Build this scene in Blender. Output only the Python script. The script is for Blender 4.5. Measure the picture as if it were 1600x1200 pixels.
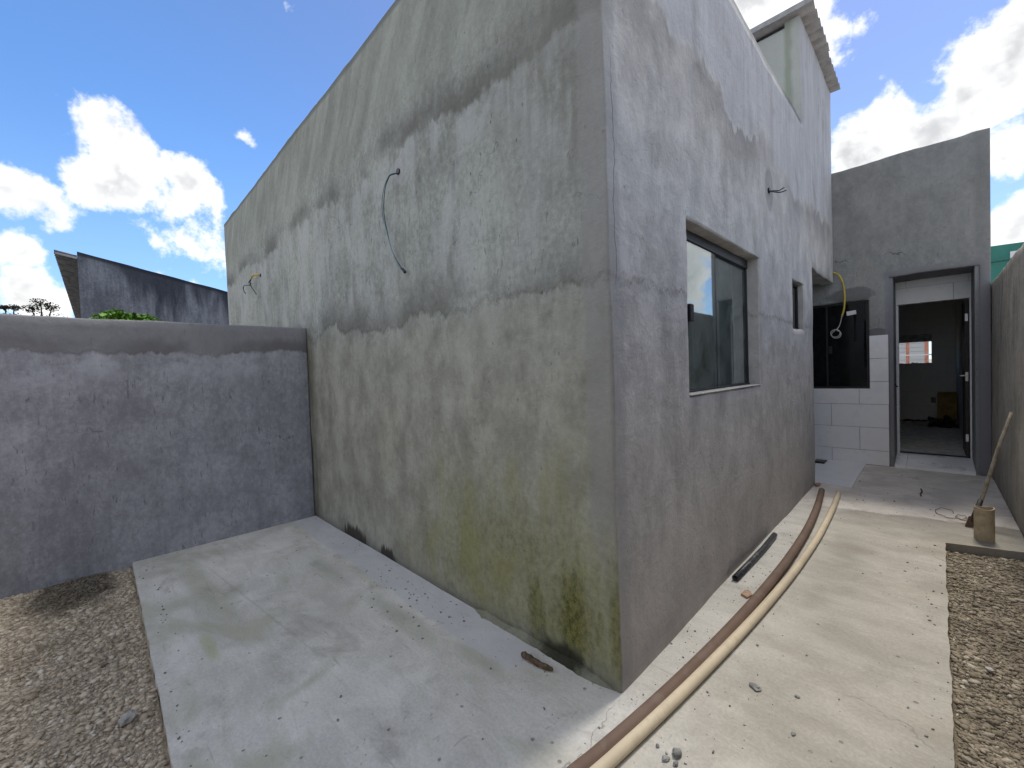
import bpy, bmesh, math, random
import numpy as np
from mathutils import Vector, Matrix, noise as mnoise

random.seed(7)
rng = np.random.default_rng(7)
sc = bpy.context.scene
COL = sc.collection
for o in list(bpy.data.objects):
    bpy.data.objects.remove(o)

# ------------------------------------------------------------------ camera
cam_data = bpy.data.cameras.new('camera')
cam = bpy.data.objects.new('camera', cam_data)
COL.objects.link(cam)
R_ = Vector((0.70470623, 0.70860418, -0.03562648))
U_ = Vector((0.00700221, 0.04326498, 0.99903909))
F_ = Vector((-0.70946466, 0.70427854, -0.0255273))
M = Matrix.Identity(4)
for i in range(3):
    M[i][0], M[i][1], M[i][2] = R_[i], U_[i], -F_[i]
M.translation = Vector((0.98508, -1.59606, 1.45))
cam.matrix_world = M
cam_data.sensor_width = 36.0
cam_data.lens = 651.01 / 1600 * 36.0
cam_data.clip_start = 0.02
cam_data.clip_end = 3000
sc.camera = cam

# ------------------------------------------------------------------ light
SUN_EL = math.radians(60)
sun_dir = Vector((0.0, math.cos(SUN_EL), math.sin(SUN_EL)))
SUN_STRENGTH = 1.0
SKY_STRENGTH = 0.07
EXPOSURE = 1.78
world = bpy.data.worlds.new('World')
sc.world = world
world.use_nodes = True
sl = bpy.data.lights.new('sun', 'SUN')
sl.energy = SUN_STRENGTH
sl.angle = math.radians(14)
sl.color = (1.0, 0.94, 0.85)
so = bpy.data.objects.new('sun', sl)
so.rotation_euler = sun_dir.to_track_quat('Z', 'Y').to_euler()
so.location = (0, 10, 20)
COL.objects.link(so)
sc.view_settings.view_transform = 'Standard'
sc.view_settings.look = 'None'
sc.view_settings.exposure = EXPOSURE
sc.view_settings.gamma = 1
sc.view_settings.use_curve_mapping = False


# ------------------------------------------------------------------ node helper
class G:
    def __init__(s, tree):
        s.t = tree
        s.n = tree.nodes

    def put(s, sock, v):
        if isinstance(v, bpy.types.NodeSocket):
            s.t.links.new(v, sock)
        elif v is not None:
            if isinstance(v, (tuple, list)) and sock.type == 'RGBA' and len(v) == 3:
                v = (*v, 1)
            sock.default_value = v

    def math(s, op, a, b=None, c=None, clamp=False):
        n = s.n.new('ShaderNodeMath')
        n.operation = op
        n.use_clamp = clamp
        s.put(n.inputs[0], a)
        s.put(n.inputs[1], b)
        s.put(n.inputs[2], c)
        return n.outputs[0]

    def add(s, a, b): return s.math('ADD', a, b)
    def sub(s, a, b): return s.math('SUBTRACT', a, b)
    def mul(s, a, b): return s.math('MULTIPLY', a, b)
    def mx(s, a, b): return s.math('MAXIMUM', a, b)
    def mad(s, a, b, c): return s.math('MULTIPLY_ADD', a, b, c)

    def vm(s, op, a, b=None):
        n = s.n.new('ShaderNodeVectorMath')
        n.operation = op
        s.put(n.inputs[0], a)
        if b is not None:
            s.put(n.inputs[1], b)
        return n.outputs['Value'] if op in ('LENGTH', 'DISTANCE', 'DOT_PRODUCT') else n.outputs['Vector']

    def sc(s, v, k): return s.vm('MULTIPLY', v, k)

    def noise(s, v, scale, detail=5, rough=0.55, dist=0.0, color=False):
        n = s.n.new('ShaderNodeTexNoise')
        s.put(n.inputs['Vector'], v)
        n.inputs['Scale'].default_value = scale
        n.inputs['Detail'].default_value = detail
        n.inputs['Roughness'].default_value = rough
        n.inputs['Distortion'].default_value = dist
        return n.outputs['Color' if color else 'Fac']

    def vor(s, v, scale, feature='F1', out='Distance'):
        n = s.n.new('ShaderNodeTexVoronoi')
        n.feature = feature
        s.put(n.inputs['Vector'], v)
        n.inputs['Scale'].default_value = scale
        return n.outputs[out]

    def ss(s, x, a, b, c=0.0, d=1.0):
        n = s.n.new('ShaderNodeMapRange')
        n.interpolation_type = 'SMOOTHSTEP'
        s.put(n.inputs[0], x)
        lo, hi = (a, b) if a < b else (b, a)
        if a > b:
            c, d = d, c
        n.inputs[1].default_value = lo
        n.inputs[2].default_value = hi
        n.inputs[3].default_value = c
        n.inputs[4].default_value = d
        return n.outputs[0]

    def mix(s, f, a, b, blend='MIX'):
        n = s.n.new('ShaderNodeMix')
        n.data_type = 'RGBA'
        n.blend_type = blend
        s.put(n.inputs[0], f)
        s.put(n.inputs[6], a)
        s.put(n.inputs[7], b)
        return n.outputs[2]

    def sep(s, v):
        n = s.n.new('ShaderNodeSeparateXYZ')
        s.put(n.inputs[0], v)
        return n.outputs

    def comb(s, x, y, z):
        n = s.n.new('ShaderNodeCombineXYZ')
        for i, v in enumerate((x, y, z)):
            s.put(n.inputs[i], v)
        return n.outputs[0]

    def pos(s): return s.n.new('ShaderNodeNewGeometry').outputs['Position']

    def bump(s, h, dist=0.01, strength=1.0):
        n = s.n.new('ShaderNodeBump')
        n.inputs['Distance'].default_value = dist
        n.inputs['Strength'].default_value = strength
        s.put(n.inputs['Height'], h)
        return n.outputs[0]

    def blob(s, a, b, ca, cb, ra, rb):
        """soft elliptic mask in two coordinates"""
        da = s.math('DIVIDE', s.sub(a, ca), ra)
        db = s.math('DIVIDE', s.sub(b, cb), rb)
        return s.sub(1.0, s.math('SQRT', s.add(s.mul(da, da), s.mul(db, db))))


def material(name, rough=0.9, spec=0.3):
    m = bpy.data.materials.new(name)
    m.use_nodes = True
    g = G(m.node_tree)
    b = m.node_tree.nodes['Principled BSDF']
    b.inputs['Roughness'].default_value = rough
    b.inputs['Specular IOR Level'].default_value = spec
    g.b = b
    return m, g


def simple(name, col, rough=0.6, spec=0.4, metal=0.0, var=0.25, scale=12, bump=0.0, bscale=60, dirt=None):
    m, g = material(name, rough, spec)
    g.b.inputs['Metallic'].default_value = metal
    P = g.pos()
    n = g.noise(P, scale, 3, 0.6)
    c = g.mix(g.ss(n, 0.3, 0.7), tuple(x * (1 - var) for x in col), tuple(min(1, x * (1 + var)) for x in col))
    if dirt:
        c = g.mix(g.mul(g.ss(g.noise(P, scale * 2.3, 4, 0.65), 0.5, 0.66), 0.7), c, dirt)
    g.put(g.b.inputs['Base Color'], c)
    if bump:
        g.put(g.b.inputs['Normal'], g.bump(g.noise(P, bscale, 4, 0.6), bump))
    return m


# ------------------------------------------------------------------ sky with cumulus clouds
def build_world():
    t = world.node_tree
    g = G(t)
    bg = t.nodes['Background']
    sky = g.n.new('ShaderNodeTexSky')
    sky.sky_type = 'NISHITA'
    sky.sun_disc = False
    sky.sun_elevation = SUN_EL
    sky.sun_rotation = 0.0
    sky.altitude = 0
    sky.air_density = 1.0
    sky.dust_density = 0.25
    sky.ozone_density = 2.5
    d = g.n.new('ShaderNodeTexCoord').outputs['Generated']
    w = g.sc(g.vm('SUBTRACT', g.noise(d, 9, 3, 0.6, color=True), (0.5, 0.5, 0.5)), (0.075, 0.075, 0.055))
    dw = g.vm('ADD', d, w)
    clouds = [
        ((-0.921, 0.033, 0.389), 0.063, 1.0), ((-0.939, 0.062, 0.338), 0.072, 1.0), ((-0.941, 0.005, 0.338), 0.057, .95),
        ((-0.926, 0.125, 0.357), 0.058, .95), ((-0.908, 0.048, 0.415), 0.038, .8), ((-0.953, -0.064, 0.297), 0.054, .95),
        ((-0.974, -0.073, 0.215), 0.040, .9), ((-0.960, -0.033, 0.278), 0.040, .8), ((-0.872, 0.208, 0.443), 0.026, .62),
        ((-0.748, 0.246, 0.617), 0.018, .62), ((-0.956, 0.153, 0.252), 0.058, .72), ((-0.989, -0.061, 0.136), 0.060, .9),
        ((-0.985, 0.10, 0.15), 0.07, .7),
        ((-0.961, 0.107, 0.256), 0.036, .6),
        ((-0.204, 0.774, 0.600), 0.085, 1.2), ((-0.143, 0.778, 0.611), 0.095, 1.1), ((-0.099, 0.847, 0.522), 0.048, .68),
        ((-0.089, 0.864, 0.495), 0.032, .62),
        ((-0.044, 0.919, 0.392), 0.046, .95), ((-0.078, 0.937, 0.340), 0.075, 1.1), ((0.013, 0.939, 0.345), 0.08, 1.1),
        ((0.069, 0.917, 0.393), 0.078, 1.15), ((0.101, 0.896, 0.433), 0.068, 1.1), ((0.095, 0.948, 0.304), 0.06, 1.0),
        ((-0.06, 0.965, 0.27), 0.07, 1.0), ((0.006, 0.911, 0.413), 0.026, .62), ((0.100, 0.975, 0.195), 0.050, 1.0),
        ((0.25, 0.93, 0.30), 0.16, 1.0), ((0.35, 0.86, 0.42), 0.14, .9), ((-0.88, -0.42, 0.25), 0.20, 1.0),
        ((-0.70, -0.65, 0.30), 0.16, 1.0), ((-0.30, 0.62, 0.72), 0.16, .9), ((0.05, 0.62, 0.78), 0.12, .9),
    ]
    v = None
    for c, r, wt in clouds:
        x = g.mul(g.ss(g.math('DIVIDE', g.vm('DISTANCE', dw, c), r * 1.55), 1.0, 0.0), wt)
        v = x if v is None else g.mx(v, x)
    # unseen sky behind and above the camera, clouds thickened to whiten its light
    fwd = g.vm('DOT_PRODUCT', d, tuple(F_))
    gen = g.mul(g.ss(g.noise(dw, 2.6, 3, 0.5), 0.40, 0.55), g.ss(fwd, 0.55, 0.25))
    v = g.mx(v, gen)
    n = g.noise(d, 15, 8, 0.62)
    dens = g.mad(g.sub(n, 0.5), 1.9, g.mul(v, .96))
    nz = g.sep(d)[2]
    mask = g.mul(g.ss(dens, 0.34, 0.72), g.ss(nz, 0.0, 0.06))
    n2 = g.noise(g.vm('ADD', d, tuple(sun_dir * 0.035)), 15, 3, 0.6)
    lit = g.ss(g.sub(n, n2), -0.13, 0.12)
    core = g.ss(g.mad(g.sub(g.noise(d, 6.5, 4, .55), .5), 1.6, dens), 0.50, 1.20)
    shade = g.mul(core, g.sub(1.0, g.mul(lit, 0.55)))
    cc = g.mix(shade, (5.3, 5.3, 5.25), (2.9, 2.95, 3.05))
    skc = g.mix(1.0, sky.outputs[0], (.57, .775, .97), 'MULTIPLY')
    glow = g.ss(g.vm('DOT_PRODUCT', d, tuple(sun_dir)), .35, .92)
    skc = g.mix(glow, skc, g.mix(1.0, skc, (1.12, .80, .74), 'MULTIPLY'))
    hz = g.mix(g.ss(nz, 0.5, 0.0, 0.0, .28), skc, (2.6, 3.3, 4.3))
    col = g.mix(mask, hz, cc)
    g.put(bg.inputs['Color'], col)
    bg.inputs['Strength'].default_value = SKY_STRENGTH


build_world()


# ------------------------------------------------------------------ object helpers
def tag(o, label=None, cat=None, group=None, kind=None):
    if label: o['label'] = label
    if cat: o['category'] = cat
    if group: o['group'] = group
    if kind: o['kind'] = kind
    return o


def thing(name, loc, label, cat, group=None):
    o = bpy.data.objects.new(name, None)
    o.empty_display_size = 0.2
    o.location = loc
    COL.objects.link(o)
    return tag(o, label, cat, group)


def wloc(o):
    v = Vector(o.location)
    return v + wloc(o.parent) if o.parent else v


def link(name, me, mat, parent=None, smooth=False):
    o = bpy.data.objects.new(name, me)
    if mat and not me.materials:
        me.materials.append(mat)
    if smooth:
        me.polygons.foreach_set('use_smooth', [True] * len(me.polygons))
    COL.objects.link(o)
    if parent:
        root = parent
        while root.parent:
            root = root.parent
        o.parent = parent
        if parent is root:
            o.matrix_parent_inverse = Matrix.Translation(-Vector(parent.location))
        # deeper parents are meshes with identity local matrices
        else:
            o.matrix_parent_inverse = Matrix.Identity(4)
    return o


def mesh(name, verts, faces):
    me = bpy.data.meshes.new(name)
    me.from_pydata(verts, [], faces)
    me.update()
    return me


def recalc(bm):
    bmesh.ops.recalc_face_normals(bm, faces=bm.faces)


class MB:
    """collects shapes in one bmesh"""
    def __init__(s): s.bm = bmesh.new()

    def box(s, a, b, bevel=0.0, seg=1):
        bm = bmesh.new()
        r = bmesh.ops.create_cube(bm, size=1)
        a, b = Vector(a), Vector(b)
        for v in r['verts']:
            v.co = Vector((a[i] + (b[i] - a[i]) * (v.co[i] + .5) for i in range(3)))
        if bevel:
            bmesh.ops.bevel(bm, geom=bm.edges[:], offset=bevel, segments=seg, affect='EDGES')
        s._merge(bm)
        return s

    def _merge(s, bm):
        me = bpy.data.meshes.new('t')
        bm.to_mesh(me)
        bm.free()
        s.bm.from_mesh(me)
        bpy.data.meshes.remove(me)

    def prism(s, pts, vec):
        """extrude polygon pts (3d) along vec"""
        bm = s.bm
        vs = [bm.verts.new(p) for p in pts]
        f = bm.faces.new(vs)
        r = bmesh.ops.extrude_face_region(bm, geom=[f])
        bmesh.ops.translate(bm, verts=[v for v in r['geom'] if isinstance(v, bmesh.types.BMVert)], vec=vec)
        return s

    def tube(s, pts, r, seg=10, inner=None, caps=True):
        bm = s.bm
        pts = [Vector(p) for p in pts]
        n = len(pts)
        rad = r if isinstance(r, (list, tuple)) else [r] * n
        rings = []
        up = None
        for i, p in enumerate(pts):
            t = (pts[min(i + 1, n - 1)] - pts[max(i - 1, 0)]).normalized()
            if up is None:
                up = t.orthogonal().normalized()
            up = (up - t * up.dot(t)).normalized()
            w = t.cross(up)
            rings.append([bm.verts.new(p + (up * math.cos(2 * math.pi * k / seg) + w * math.sin(2 * math.pi * k / seg)) * rad[i]) for k in range(seg)])
        for a, b in zip(rings, rings[1:]):
            for k in range(seg):
                bm.faces.new((a[k], a[(k + 1) % seg], b[(k + 1) % seg], b[k]))
        if inner:
            for idx, ring in ((0, rings[0]), (-1, rings[-1])):
                c = pts[idx]
                t = (pts[1] - pts[0] if idx == 0 else pts[-2] - pts[-1]).normalized()
                ri = [bm.verts.new(c + (v.co - c) * inner) for v in ring]
                rd = [bm.verts.new(v.co + t * min(0.25, (pts[1] - pts[0]).length * 3)) for v in ri]
                for k in range(seg):
                    bm.faces.new((ring[k], ring[(k + 1) % seg], ri[(k + 1) % seg], ri[k]))
                    bm.faces.new((ri[k], ri[(k + 1) % seg], rd[(k + 1) % seg], rd[k]))
                bm.faces.new(rd)
        elif caps:
            bm.faces.new(rings[0])
            bm.faces.new(rings[-1])
        return s

    def rock(s, c, size, sub=1, rough=0.35, flat=0.6):
        bm = bmesh.new()
        r = bmesh.ops.create_icosphere(bm, subdivisions=sub, radius=1)
        off = Vector((random.uniform(0, 50), random.uniform(0, 50), random.uniform(0, 50)))
        rot = Matrix.Rotation(random.uniform(0, 6.28), 3, 'Z')
        for v in r['verts']:
            k = 1 + rough * mnoise.noise(v.co * 1.3 + off) * 1.6
            p = Vector((v.co.x * k * size, v.co.y * k * size * .75, v.co.z * k * size * flat))
            v.co = rot @ p + Vector(c)
        s._merge(bm)
        return s

    def build(s, name, mat, parent=None, smooth=False):
        recalc(s.bm)
        me = bpy.data.meshes.new(name)
        s.bm.to_mesh(me)
        s.bm.free()
        return link(name, me, mat, parent, smooth)


def smooth_path(pts, n=60):
    """Catmull-Rom through the points"""
    P = [Vector(p) for p in pts]
    P = [P[0] * 2 - P[1]] + P + [P[-1] * 2 - P[-2]]
    out = []
    segs = len(P) - 3
    per = max(2, n // segs)
    for i in range(segs):
        a, b, c, d = P[i:i + 4]
        for k in range(per):
            t = k / per
            out.append(0.5 * ((2 * b) + (c - a) * t + (2 * a - 5 * b + 4 * c - d) * t * t + (3 * b - a - 3 * c + d) * t ** 3))
    out.append(P[-2])
    return out


def nz3(x, y, z): return mnoise.noise(Vector((x, y, z)))


def grid_wall(name, mapf, u0, u1, z0, z1, holes, mat, parent, step=0.07, thick=0.15, amp=0.004, bev=0.007,
              extra_u=(), top=None, seed=0.0, jit=0.006):
    """plaster wall with depth, openings, slightly wavy face and rounded, uneven arrises.
    mapf(u) -> (point at z=0, outward normal (miter scaled))"""
    def lines(a, b, keys):
        ks = set()
        for k in keys:
            for e in (k - 0.014, k, k + 0.014):
                if a - 1e-6 <= e <= b + 1e-6:
                    ks.add(round(e, 5))
        ks |= {a, b}
        n = int((b - a) / step)
        for i in range(1, n):
            c = a + (b - a) * i / n
            if min(abs(c - k) for k in ks) > 0.022:
                ks.add(round(c, 5))
        return sorted(ks)
    ku = [u0, u1] + [h[0] for h in holes] + [h[1] for h in holes] + list(extra_u)
    kz = [z1] + [h[2] for h in holes] + [h[3] for h in holes]
    us, zs = lines(u0, u1, ku), lines(z0, z1, kz)
    nu, nzv = len(us), len(zs)

    def removed(i, j):
        if i < 0 or j < 0 or i >= nu - 1 or j >= nzv - 1:
            return True
        cu, cz = (us[i] + us[i + 1]) / 2, (zs[j] + zs[j + 1]) / 2
        return any(h[0] < cu < h[1] and h[2] < cz < h[3] for h in holes)
    keep = [[not removed(i, j) for j in range(nzv - 1)] for i in range(nu - 1)]
    K = lambda i, j: 0 <= i < nu - 1 and 0 <= j < nzv - 1 and keep[i][j]
    front, back, verts, faces, flat = {}, {}, [], [], []
    for i in range(nu):
        p0, nrm = mapf(us[i])
        p0, nrm = Vector(p0), Vector(nrm)
        for j in range(nzv):
            adj = [K(i - 1, j - 1), K(i, j - 1), K(i - 1, j), K(i, j)]
            if not any(adj):
                continue
            border = not all(adj) and not (j == 0 and any(adj[2:]) and all(adj[2:]))
            z = zs[j]
            a = p0.x * 1.0 + p0.y * 1.0
            d = amp * (nz3(a * 1.1 + seed, z * 1.1, seed) * 1.2 + 0.55 * nz3(a * 4 + seed, z * 4, 3.1))
            zz = z
            if border and j > 0:
                e = jit * nz3(a * 3.1, z * 3.1 + seed, 9.7) + jit * .6 * nz3(a * 11, z * 11 + seed, 4.2)
                d -= bev
                zz = z + e
            if abs(us[i]) < 1e-6 and any(abs(x) < 1e-6 for x in extra_u):
                d -= bev * (0.6 + .5 * nz3(0.3, z * 6, 2.2))
            if top and j > 0 and (z > z1 - 1e-4 or (border and not adj[2] and not adj[3])):
                zz += top(us[i], z)
            front[i, j] = len(verts)
            verts.append(p0 + nrm * d + Vector((0, 0, zz)))
            back[i, j] = len(verts)
            verts.append(p0 - nrm * thick + Vector((0, 0, zz)))
    for i in range(nu - 1):
        for j in range(nzv - 1):
            if not keep[i][j]:
                continue
            A, B, C, D = (i, j), (i + 1, j), (i + 1, j + 1), (i, j + 1)
            faces.append((front[A], front[B], front[C], front[D])); flat.append(True)
            faces.append((back[D], back[C], back[B], back[A])); flat.append(False)
            for (p, q, di, dj) in ((A, B, 0, -1), (B, C, 1, 0), (C, D, 0, 1), (D, A, -1, 0)):
                if not K(i + di, j + dj):
                    faces.append((front[q], front[p], back[p], back[q])); flat.append(False)
    me = mesh(name, verts, faces)
    me.polygons.foreach_set('use_smooth', flat)
    return link(name, me, mat, parent)


def corrugated(name, o, along, across, length, width, mat, parent, pitch=0.177, amp=0.024, th=0.007, cap=True):
    """fibre-cement sheet: ridges run along 'along', repeat in 'across'"""
    o, al, ac = Vector(o), Vector(along).normalized(), Vector(across).normalized()
    up = ac.cross(al)
    if up.z < 0:
        up = -up
    n = int(width / pitch * 10)
    verts, faces = [], []
    for i in range(n + 1):
        w = width * i / n
        h = amp * math.sin(2 * math.pi * w / pitch)
        for L in (0, length):
            for t in (0, -th):
                verts.append(o + ac * w + al * L + up * (h + t))
    for i in range(n):
        a, b = 4 * i, 4 * i + 4
        faces += [(a, b, b + 2, a + 2), (a + 1, a + 3, b + 3, b + 1), (a, a + 1, b + 1, b), (a + 2, b + 2, b + 3, a + 3)]
    faces += [(0, 2, 3, 1), (4 * n, 4 * n + 1, 4 * n + 3, 4 * n + 2)]
    me = mesh(name, verts, faces)
    return link(name, me, mat, parent, True)


# ------------------------------------------------------------------ materials
def plaster_core(g, P, dark, light, streaky=1.0, contrast=1.0):
    n1 = g.noise(P, 0.9, 4, 0.6, 0.15)
    n2 = g.noise(g.sc(P, (1.15, 1.15, .8)), 3.7, 5, 0.64, 0.12)
    st = g.noise(g.sc(P, (9, 9, 0.75)), 1.0, 4, 0.62, 0.5)
    st2 = g.noise(g.sc(P, (30, 30, 2.2)), 1.0, 4, 0.6)
    fine = g.noise(g.sc(P, (1, 1, .7)), 30, 5, 0.7)
    v = g.mad(g.sub(n1, .5), 0.9 * contrast, 0.5)
    v = g.mad(g.sub(n2, .5), 0.75 * contrast, v)
    v = g.mad(g.sub(st, .5), 0.75 * streaky, v)
    v = g.mad(g.sub(st2, .5), 0.28 * streaky, v)
    v = g.mad(g.sub(fine, .5), 0.95, v)
    c = g.mix(g.ss(v, 0.12, 0.88), dark, light)
    # trowel relief + sand grain
    tw = g.noise(g.sc(P, (2.2, 2.2, 3.0)), 1.6, 5, 0.66, .35)
    h = g.mad(tw, 1.0, g.mad(fine, 0.36, g.mul(n2, .3)))
    # pits and small dark specks
    vd = g.vor(g.sc(P, (1, 1, .55)), 21)
    rnd = g.vor(g.sc(P, (1, 1, .55)), 21, out='Color')
    rx = g.sep(rnd)[0]
    pit = g.mul(g.ss(vd, 0.16, 0.06), g.ss(rx, 0.72, 0.9))
    c = g.mix(g.mul(pit, 0.75), c, tuple(x * 0.28 for x in dark))
    scr = g.mx(g.ss(g.noise(g.sc(P, (46, 46, 10)), 1.0, 2, .5), .645, .72), g.ss(g.noise(g.sc(P, (22, 22, 7)), 1.0, 3, .6, .8), .665, .72))
    c = g.mix(g.mul(g.mul(scr, g.ss(n2, .38, .58)), .55), c, tuple(x * 0.35 for x in dark))
    h = g.mad(pit, -0.25, h)
    # hairline shrinkage cracks
    wp = g.vm('ADD', P, g.sc(g.noise(P, 5, 4, .6, color=True), (.22, .22, .22)))
    ce = g.vor(wp, 1.9, 'DISTANCE_TO_EDGE')
    ck = g.mul(g.ss(ce, 0.0065, 0.0015), g.ss(g.noise(P, 1.6, 3), 0.56, 0.66))
    c = g.mix(g.mul(ck, 0.6), c, tuple(x * 0.22 for x in dark))
    return c, h, dict(n1=n1, n2=n2, st=st, fine=fine, st2=st2)


def finish(g, c, h, dist=0.012):
    g.put(g.b.inputs['Base Color'], c)
    g.put(g.b.inputs['Normal'], g.bump(h, dist))


def mat_house():
    m, g = material('weathered_house_plaster', 0.92, 0.25)
    P = g.pos()
    x, y, z = g.sep(P)
    c, h, N = plaster_core(g, P, (.205, .212, .192), (.435, .447, .415), .45)
    a1 = g.comb(x, 0.0, 0.0)
    # ---- front (long) face
    nA = g.noise(a1, 0.8, 2, .5)
    nB = g.noise(g.comb(x, 0, 0), 4.5, 4, .6)
    nE = g.noise(g.sc(P, (1.0, 1.0, .45)), 14, 4, .6)
    edge = g.mad(g.sub(nE, .5), 0.16, 0.0)
    zl1 = g.mad(g.sub(nA, .5), 0.55, g.mad(g.sub(nB, .5), 0.22, 1.86))
    d1 = g.add(g.sub(z, zl1), edge)
    nC = g.noise(g.comb(x, 3.0, 0.0), 0.7, 2, .5)
    nD = g.noise(g.comb(x, 7.0, 0.0), 3.6, 4, .6)
    zl2 = g.mad(g.sub(nC, .5), 0.5, g.mad(g.sub(nD, .5), 0.30, 3.08))
    d2 = g.add(g.sub(z, zl2), edge)
    # lower third: olive-brown, rougher
    low = g.ss(d1, 0.03, -0.12)
    cA = g.mix(g.mul(low, 0.60), c, g.mix(g.ss(N['n2'], .3, .7), (.215, .21, .165), (.40, .392, .325)))
    cA = g.mix(g.mul(g.mul(low, g.ss(d1, -0.55, -0.03)), g.mul(g.ss(N['n2'], .42, .62), .35)), cA, (.34, .35, .325))
    # stain that sits on top of the first lift
    s1 = g.mul(g.mul(g.ss(d1, -0.015, 0.01), g.ss(d1, 0.38, 0.02)), g.ss(g.noise(P, 1.3, 4), .36, .62))
    cA = g.mix(g.mul(s1, .7), cA, (.14, .134, .122))
    # chalky zone between the lifts
    mid = g.mul(g.ss(d1, 0.05, 0.3), g.ss(d2, 0.0, -0.06))
    pale = g.mul(mid, g.ss(g.noise(g.sc(P, (2.6, 2.6, 1.0)), 1.3, 4, .62, .6), .47, .66))
    cA = g.mix(g.mul(pale, .6), cA, (.44, .445, .44))
    brn = g.mul(mid, g.ss(g.noise(g.sc(P, (5, 5, 0.9)), 1.0, 3, .6, .4), .55, .72))
    cA = g.mix(g.mul(brn, .45), cA, (.17, .158, .145))
    # second lift: dark smear, pale drips under it
    s2 = g.mul(g.mul(g.ss(d2, -0.03, 0.02), g.ss(d2, 0.30, 0.02)), g.ss(g.noise(P, 1.1, 3), .38, .58))
    cA = g.mix(g.mul(s2, .75), cA, (.125, .118, .108))
    p2 = g.mul(g.mul(g.ss(d2, 0.0, -0.03), g.ss(d2, -0.42, -0.05)), g.ss(g.noise(g.sc(P, (6, 6, 2)), 1.0, 3, .6), .45, .6))
    cA = g.mix(g.mul(p2, .55), cA, (.42, .43, .44))
    # top: greenish wash with diagonal sweeps
    topz = g.ss(d2, 0.05, 0.5)
    rx = g.add(g.mul(x, 0.83), g.mul(z, -0.55))
    sw = g.noise(g.comb(g.mul(rx, 7), g.mul(g.add(g.mul(x, .55), g.mul(z, .83)), 1.1), 0), 1, 3, .6, .5)
    cA = g.mix(g.mul(topz, .65), cA, g.mix(g.ss(sw, .25, .75), (.20, .215, .185), (.355, .375, .335)))
    bc = g.mul(g.ss(g.add(g.blob(x, z, -.25, 2.75, .75, 1.0), g.mul(g.sub(N['n2'], .5), 1.4)), .2, .8), g.ss(N['st'], .3, .6))
    cA = g.mix(g.mul(bc, .55), cA, (.185, .172, .155))
    # green film climbing from the base at the near end
    alg = g.mul(g.ss(g.add(g.blob(x, z, -0.55, 0.15, 1.9, 1.45), g.mul(g.sub(N['st'], .5), 1.1)), .18, .85), g.ss(z, 1.75, .4))
    cA = g.mix(g.mul(alg, .62), cA, g.mix(g.ss(N['fine'], .3, .65), (.165, .165, .062), (.30, .295, .145)))
    ylw = g.mul(g.ss(g.noise(g.sc(P, (2.6, 2.6, 1.5)), 1.0, 5, .62, .3), .50, .64), g.mul(g.ss(x, -2.4, -1.2), g.ss(z, 1.5, .5)))
    cA = g.mix(g.mul(ylw, .5), cA, (.27, .265, .105))
    al2 = g.ss(g.add(g.blob(x, z, -0.25, 0.20, .19, .36), g.add(g.mul(g.sub(N['st'], .5), 1.3), g.mul(g.sub(N['n2'], .5), 1.5))), .10, .75)
    al2 = g.mx(al2, g.mul(g.ss(g.add(g.blob(x, z, -0.50, 0.16, .09, .30), g.add(g.mul(g.sub(N['st'], .5), .9), g.mul(g.sub(N['n2'], .5), .7))), .2, .6), .7))
    al2 = g.mx(al2, g.mul(g.ss(g.add(g.blob(x, z, -0.02, 0.28, .06, .45), g.mul(g.sub(N['n2'], .5), 1.2)), .2, .8), .7))
    cA = g.mix(g.mul(al2, .85), cA, g.mix(g.ss(N['fine'], .35, .6), (.055, .058, .012), (.165, .160, .040)))
    spk = g.mul(g.mul(al2, g.ss(g.vor(P, 95), .30, .15)), .5)
    cA = g.mix(spk, cA, (.36, .37, .16))
    # black mould and damp foot
    foot = g.ss(g.add(z, g.mul(g.sub(N['st2'], .5), -.20)), .14, .0)
    cA = g.mix(g.mul(foot, .5), cA, (.20, .20, .195))
    mo = g.ss(g.add(g.blob(x, z, -2.72, 0.0, .34, .17), g.mul(g.sub(N['st2'], .5), 1.2)), .15, .5)
    mo = g.mx(mo, g.ss(g.add(g.blob(x, z, -2.12, 0.0, .20, .12), g.mul(g.sub(N['st2'], .5), 1.2)), .15, .5))
    mo = g.mx(mo, g.ss(g.add(g.blob(x, z, -0.33, 0.02, .26, .12), g.mul(g.sub(N['n2'], .5), 1.4)), .2, .7))
    cA = g.mix(g.mul(mo, .88), cA, (.022, .023, .014))
    lc = g.mul(g.mul(g.ss(x, -3.42, -3.68), g.ss(z, 2.1, 1.7)), g.ss(N['st'], .2, .6))  # darker towards the corner with the left wall
    cA = g.mix(g.mul(lc, .7), cA, (.085, .083, .055))
    # trowelled band next to the arris
    band = g.mul(g.ss(g.add(x, g.mul(g.sub(N['n2'], .5), .07)), -.15, -.11), g.ss(z, .5, .9))
    cA = g.mix(g.mul(band, .7), cA, g.mix(N['n1'], (.23, .225, .215), (.32, .315, .305)))
    # little mortar smears round the cable outlets
    for (cx, cz) in ((-1.70, 2.93), (-5.28, 2.93)):
        sm = g.ss(g.add(g.blob(x, z, cx, cz, .10, .16), g.mul(g.sub(N['n2'], .5), .9)), .2, .5)
        cA = g.mix(g.mul(sm, .75), cA, (.42, .415, .43))
    # ---- passage face
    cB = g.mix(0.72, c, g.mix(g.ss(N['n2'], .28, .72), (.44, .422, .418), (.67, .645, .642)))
    nF = g.noise(g.comb(y, 11.0, 0.0), 0.9, 3, .55)
    zl3 = g.mad(g.sub(nF, .5), 1.1, g.mad(g.sub(g.noise(g.comb(y, 2.0, 0.0), 4, 4, .6), .5), .35, 3.30))
    d3 = g.add(g.sub(z, zl3), edge)
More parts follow.
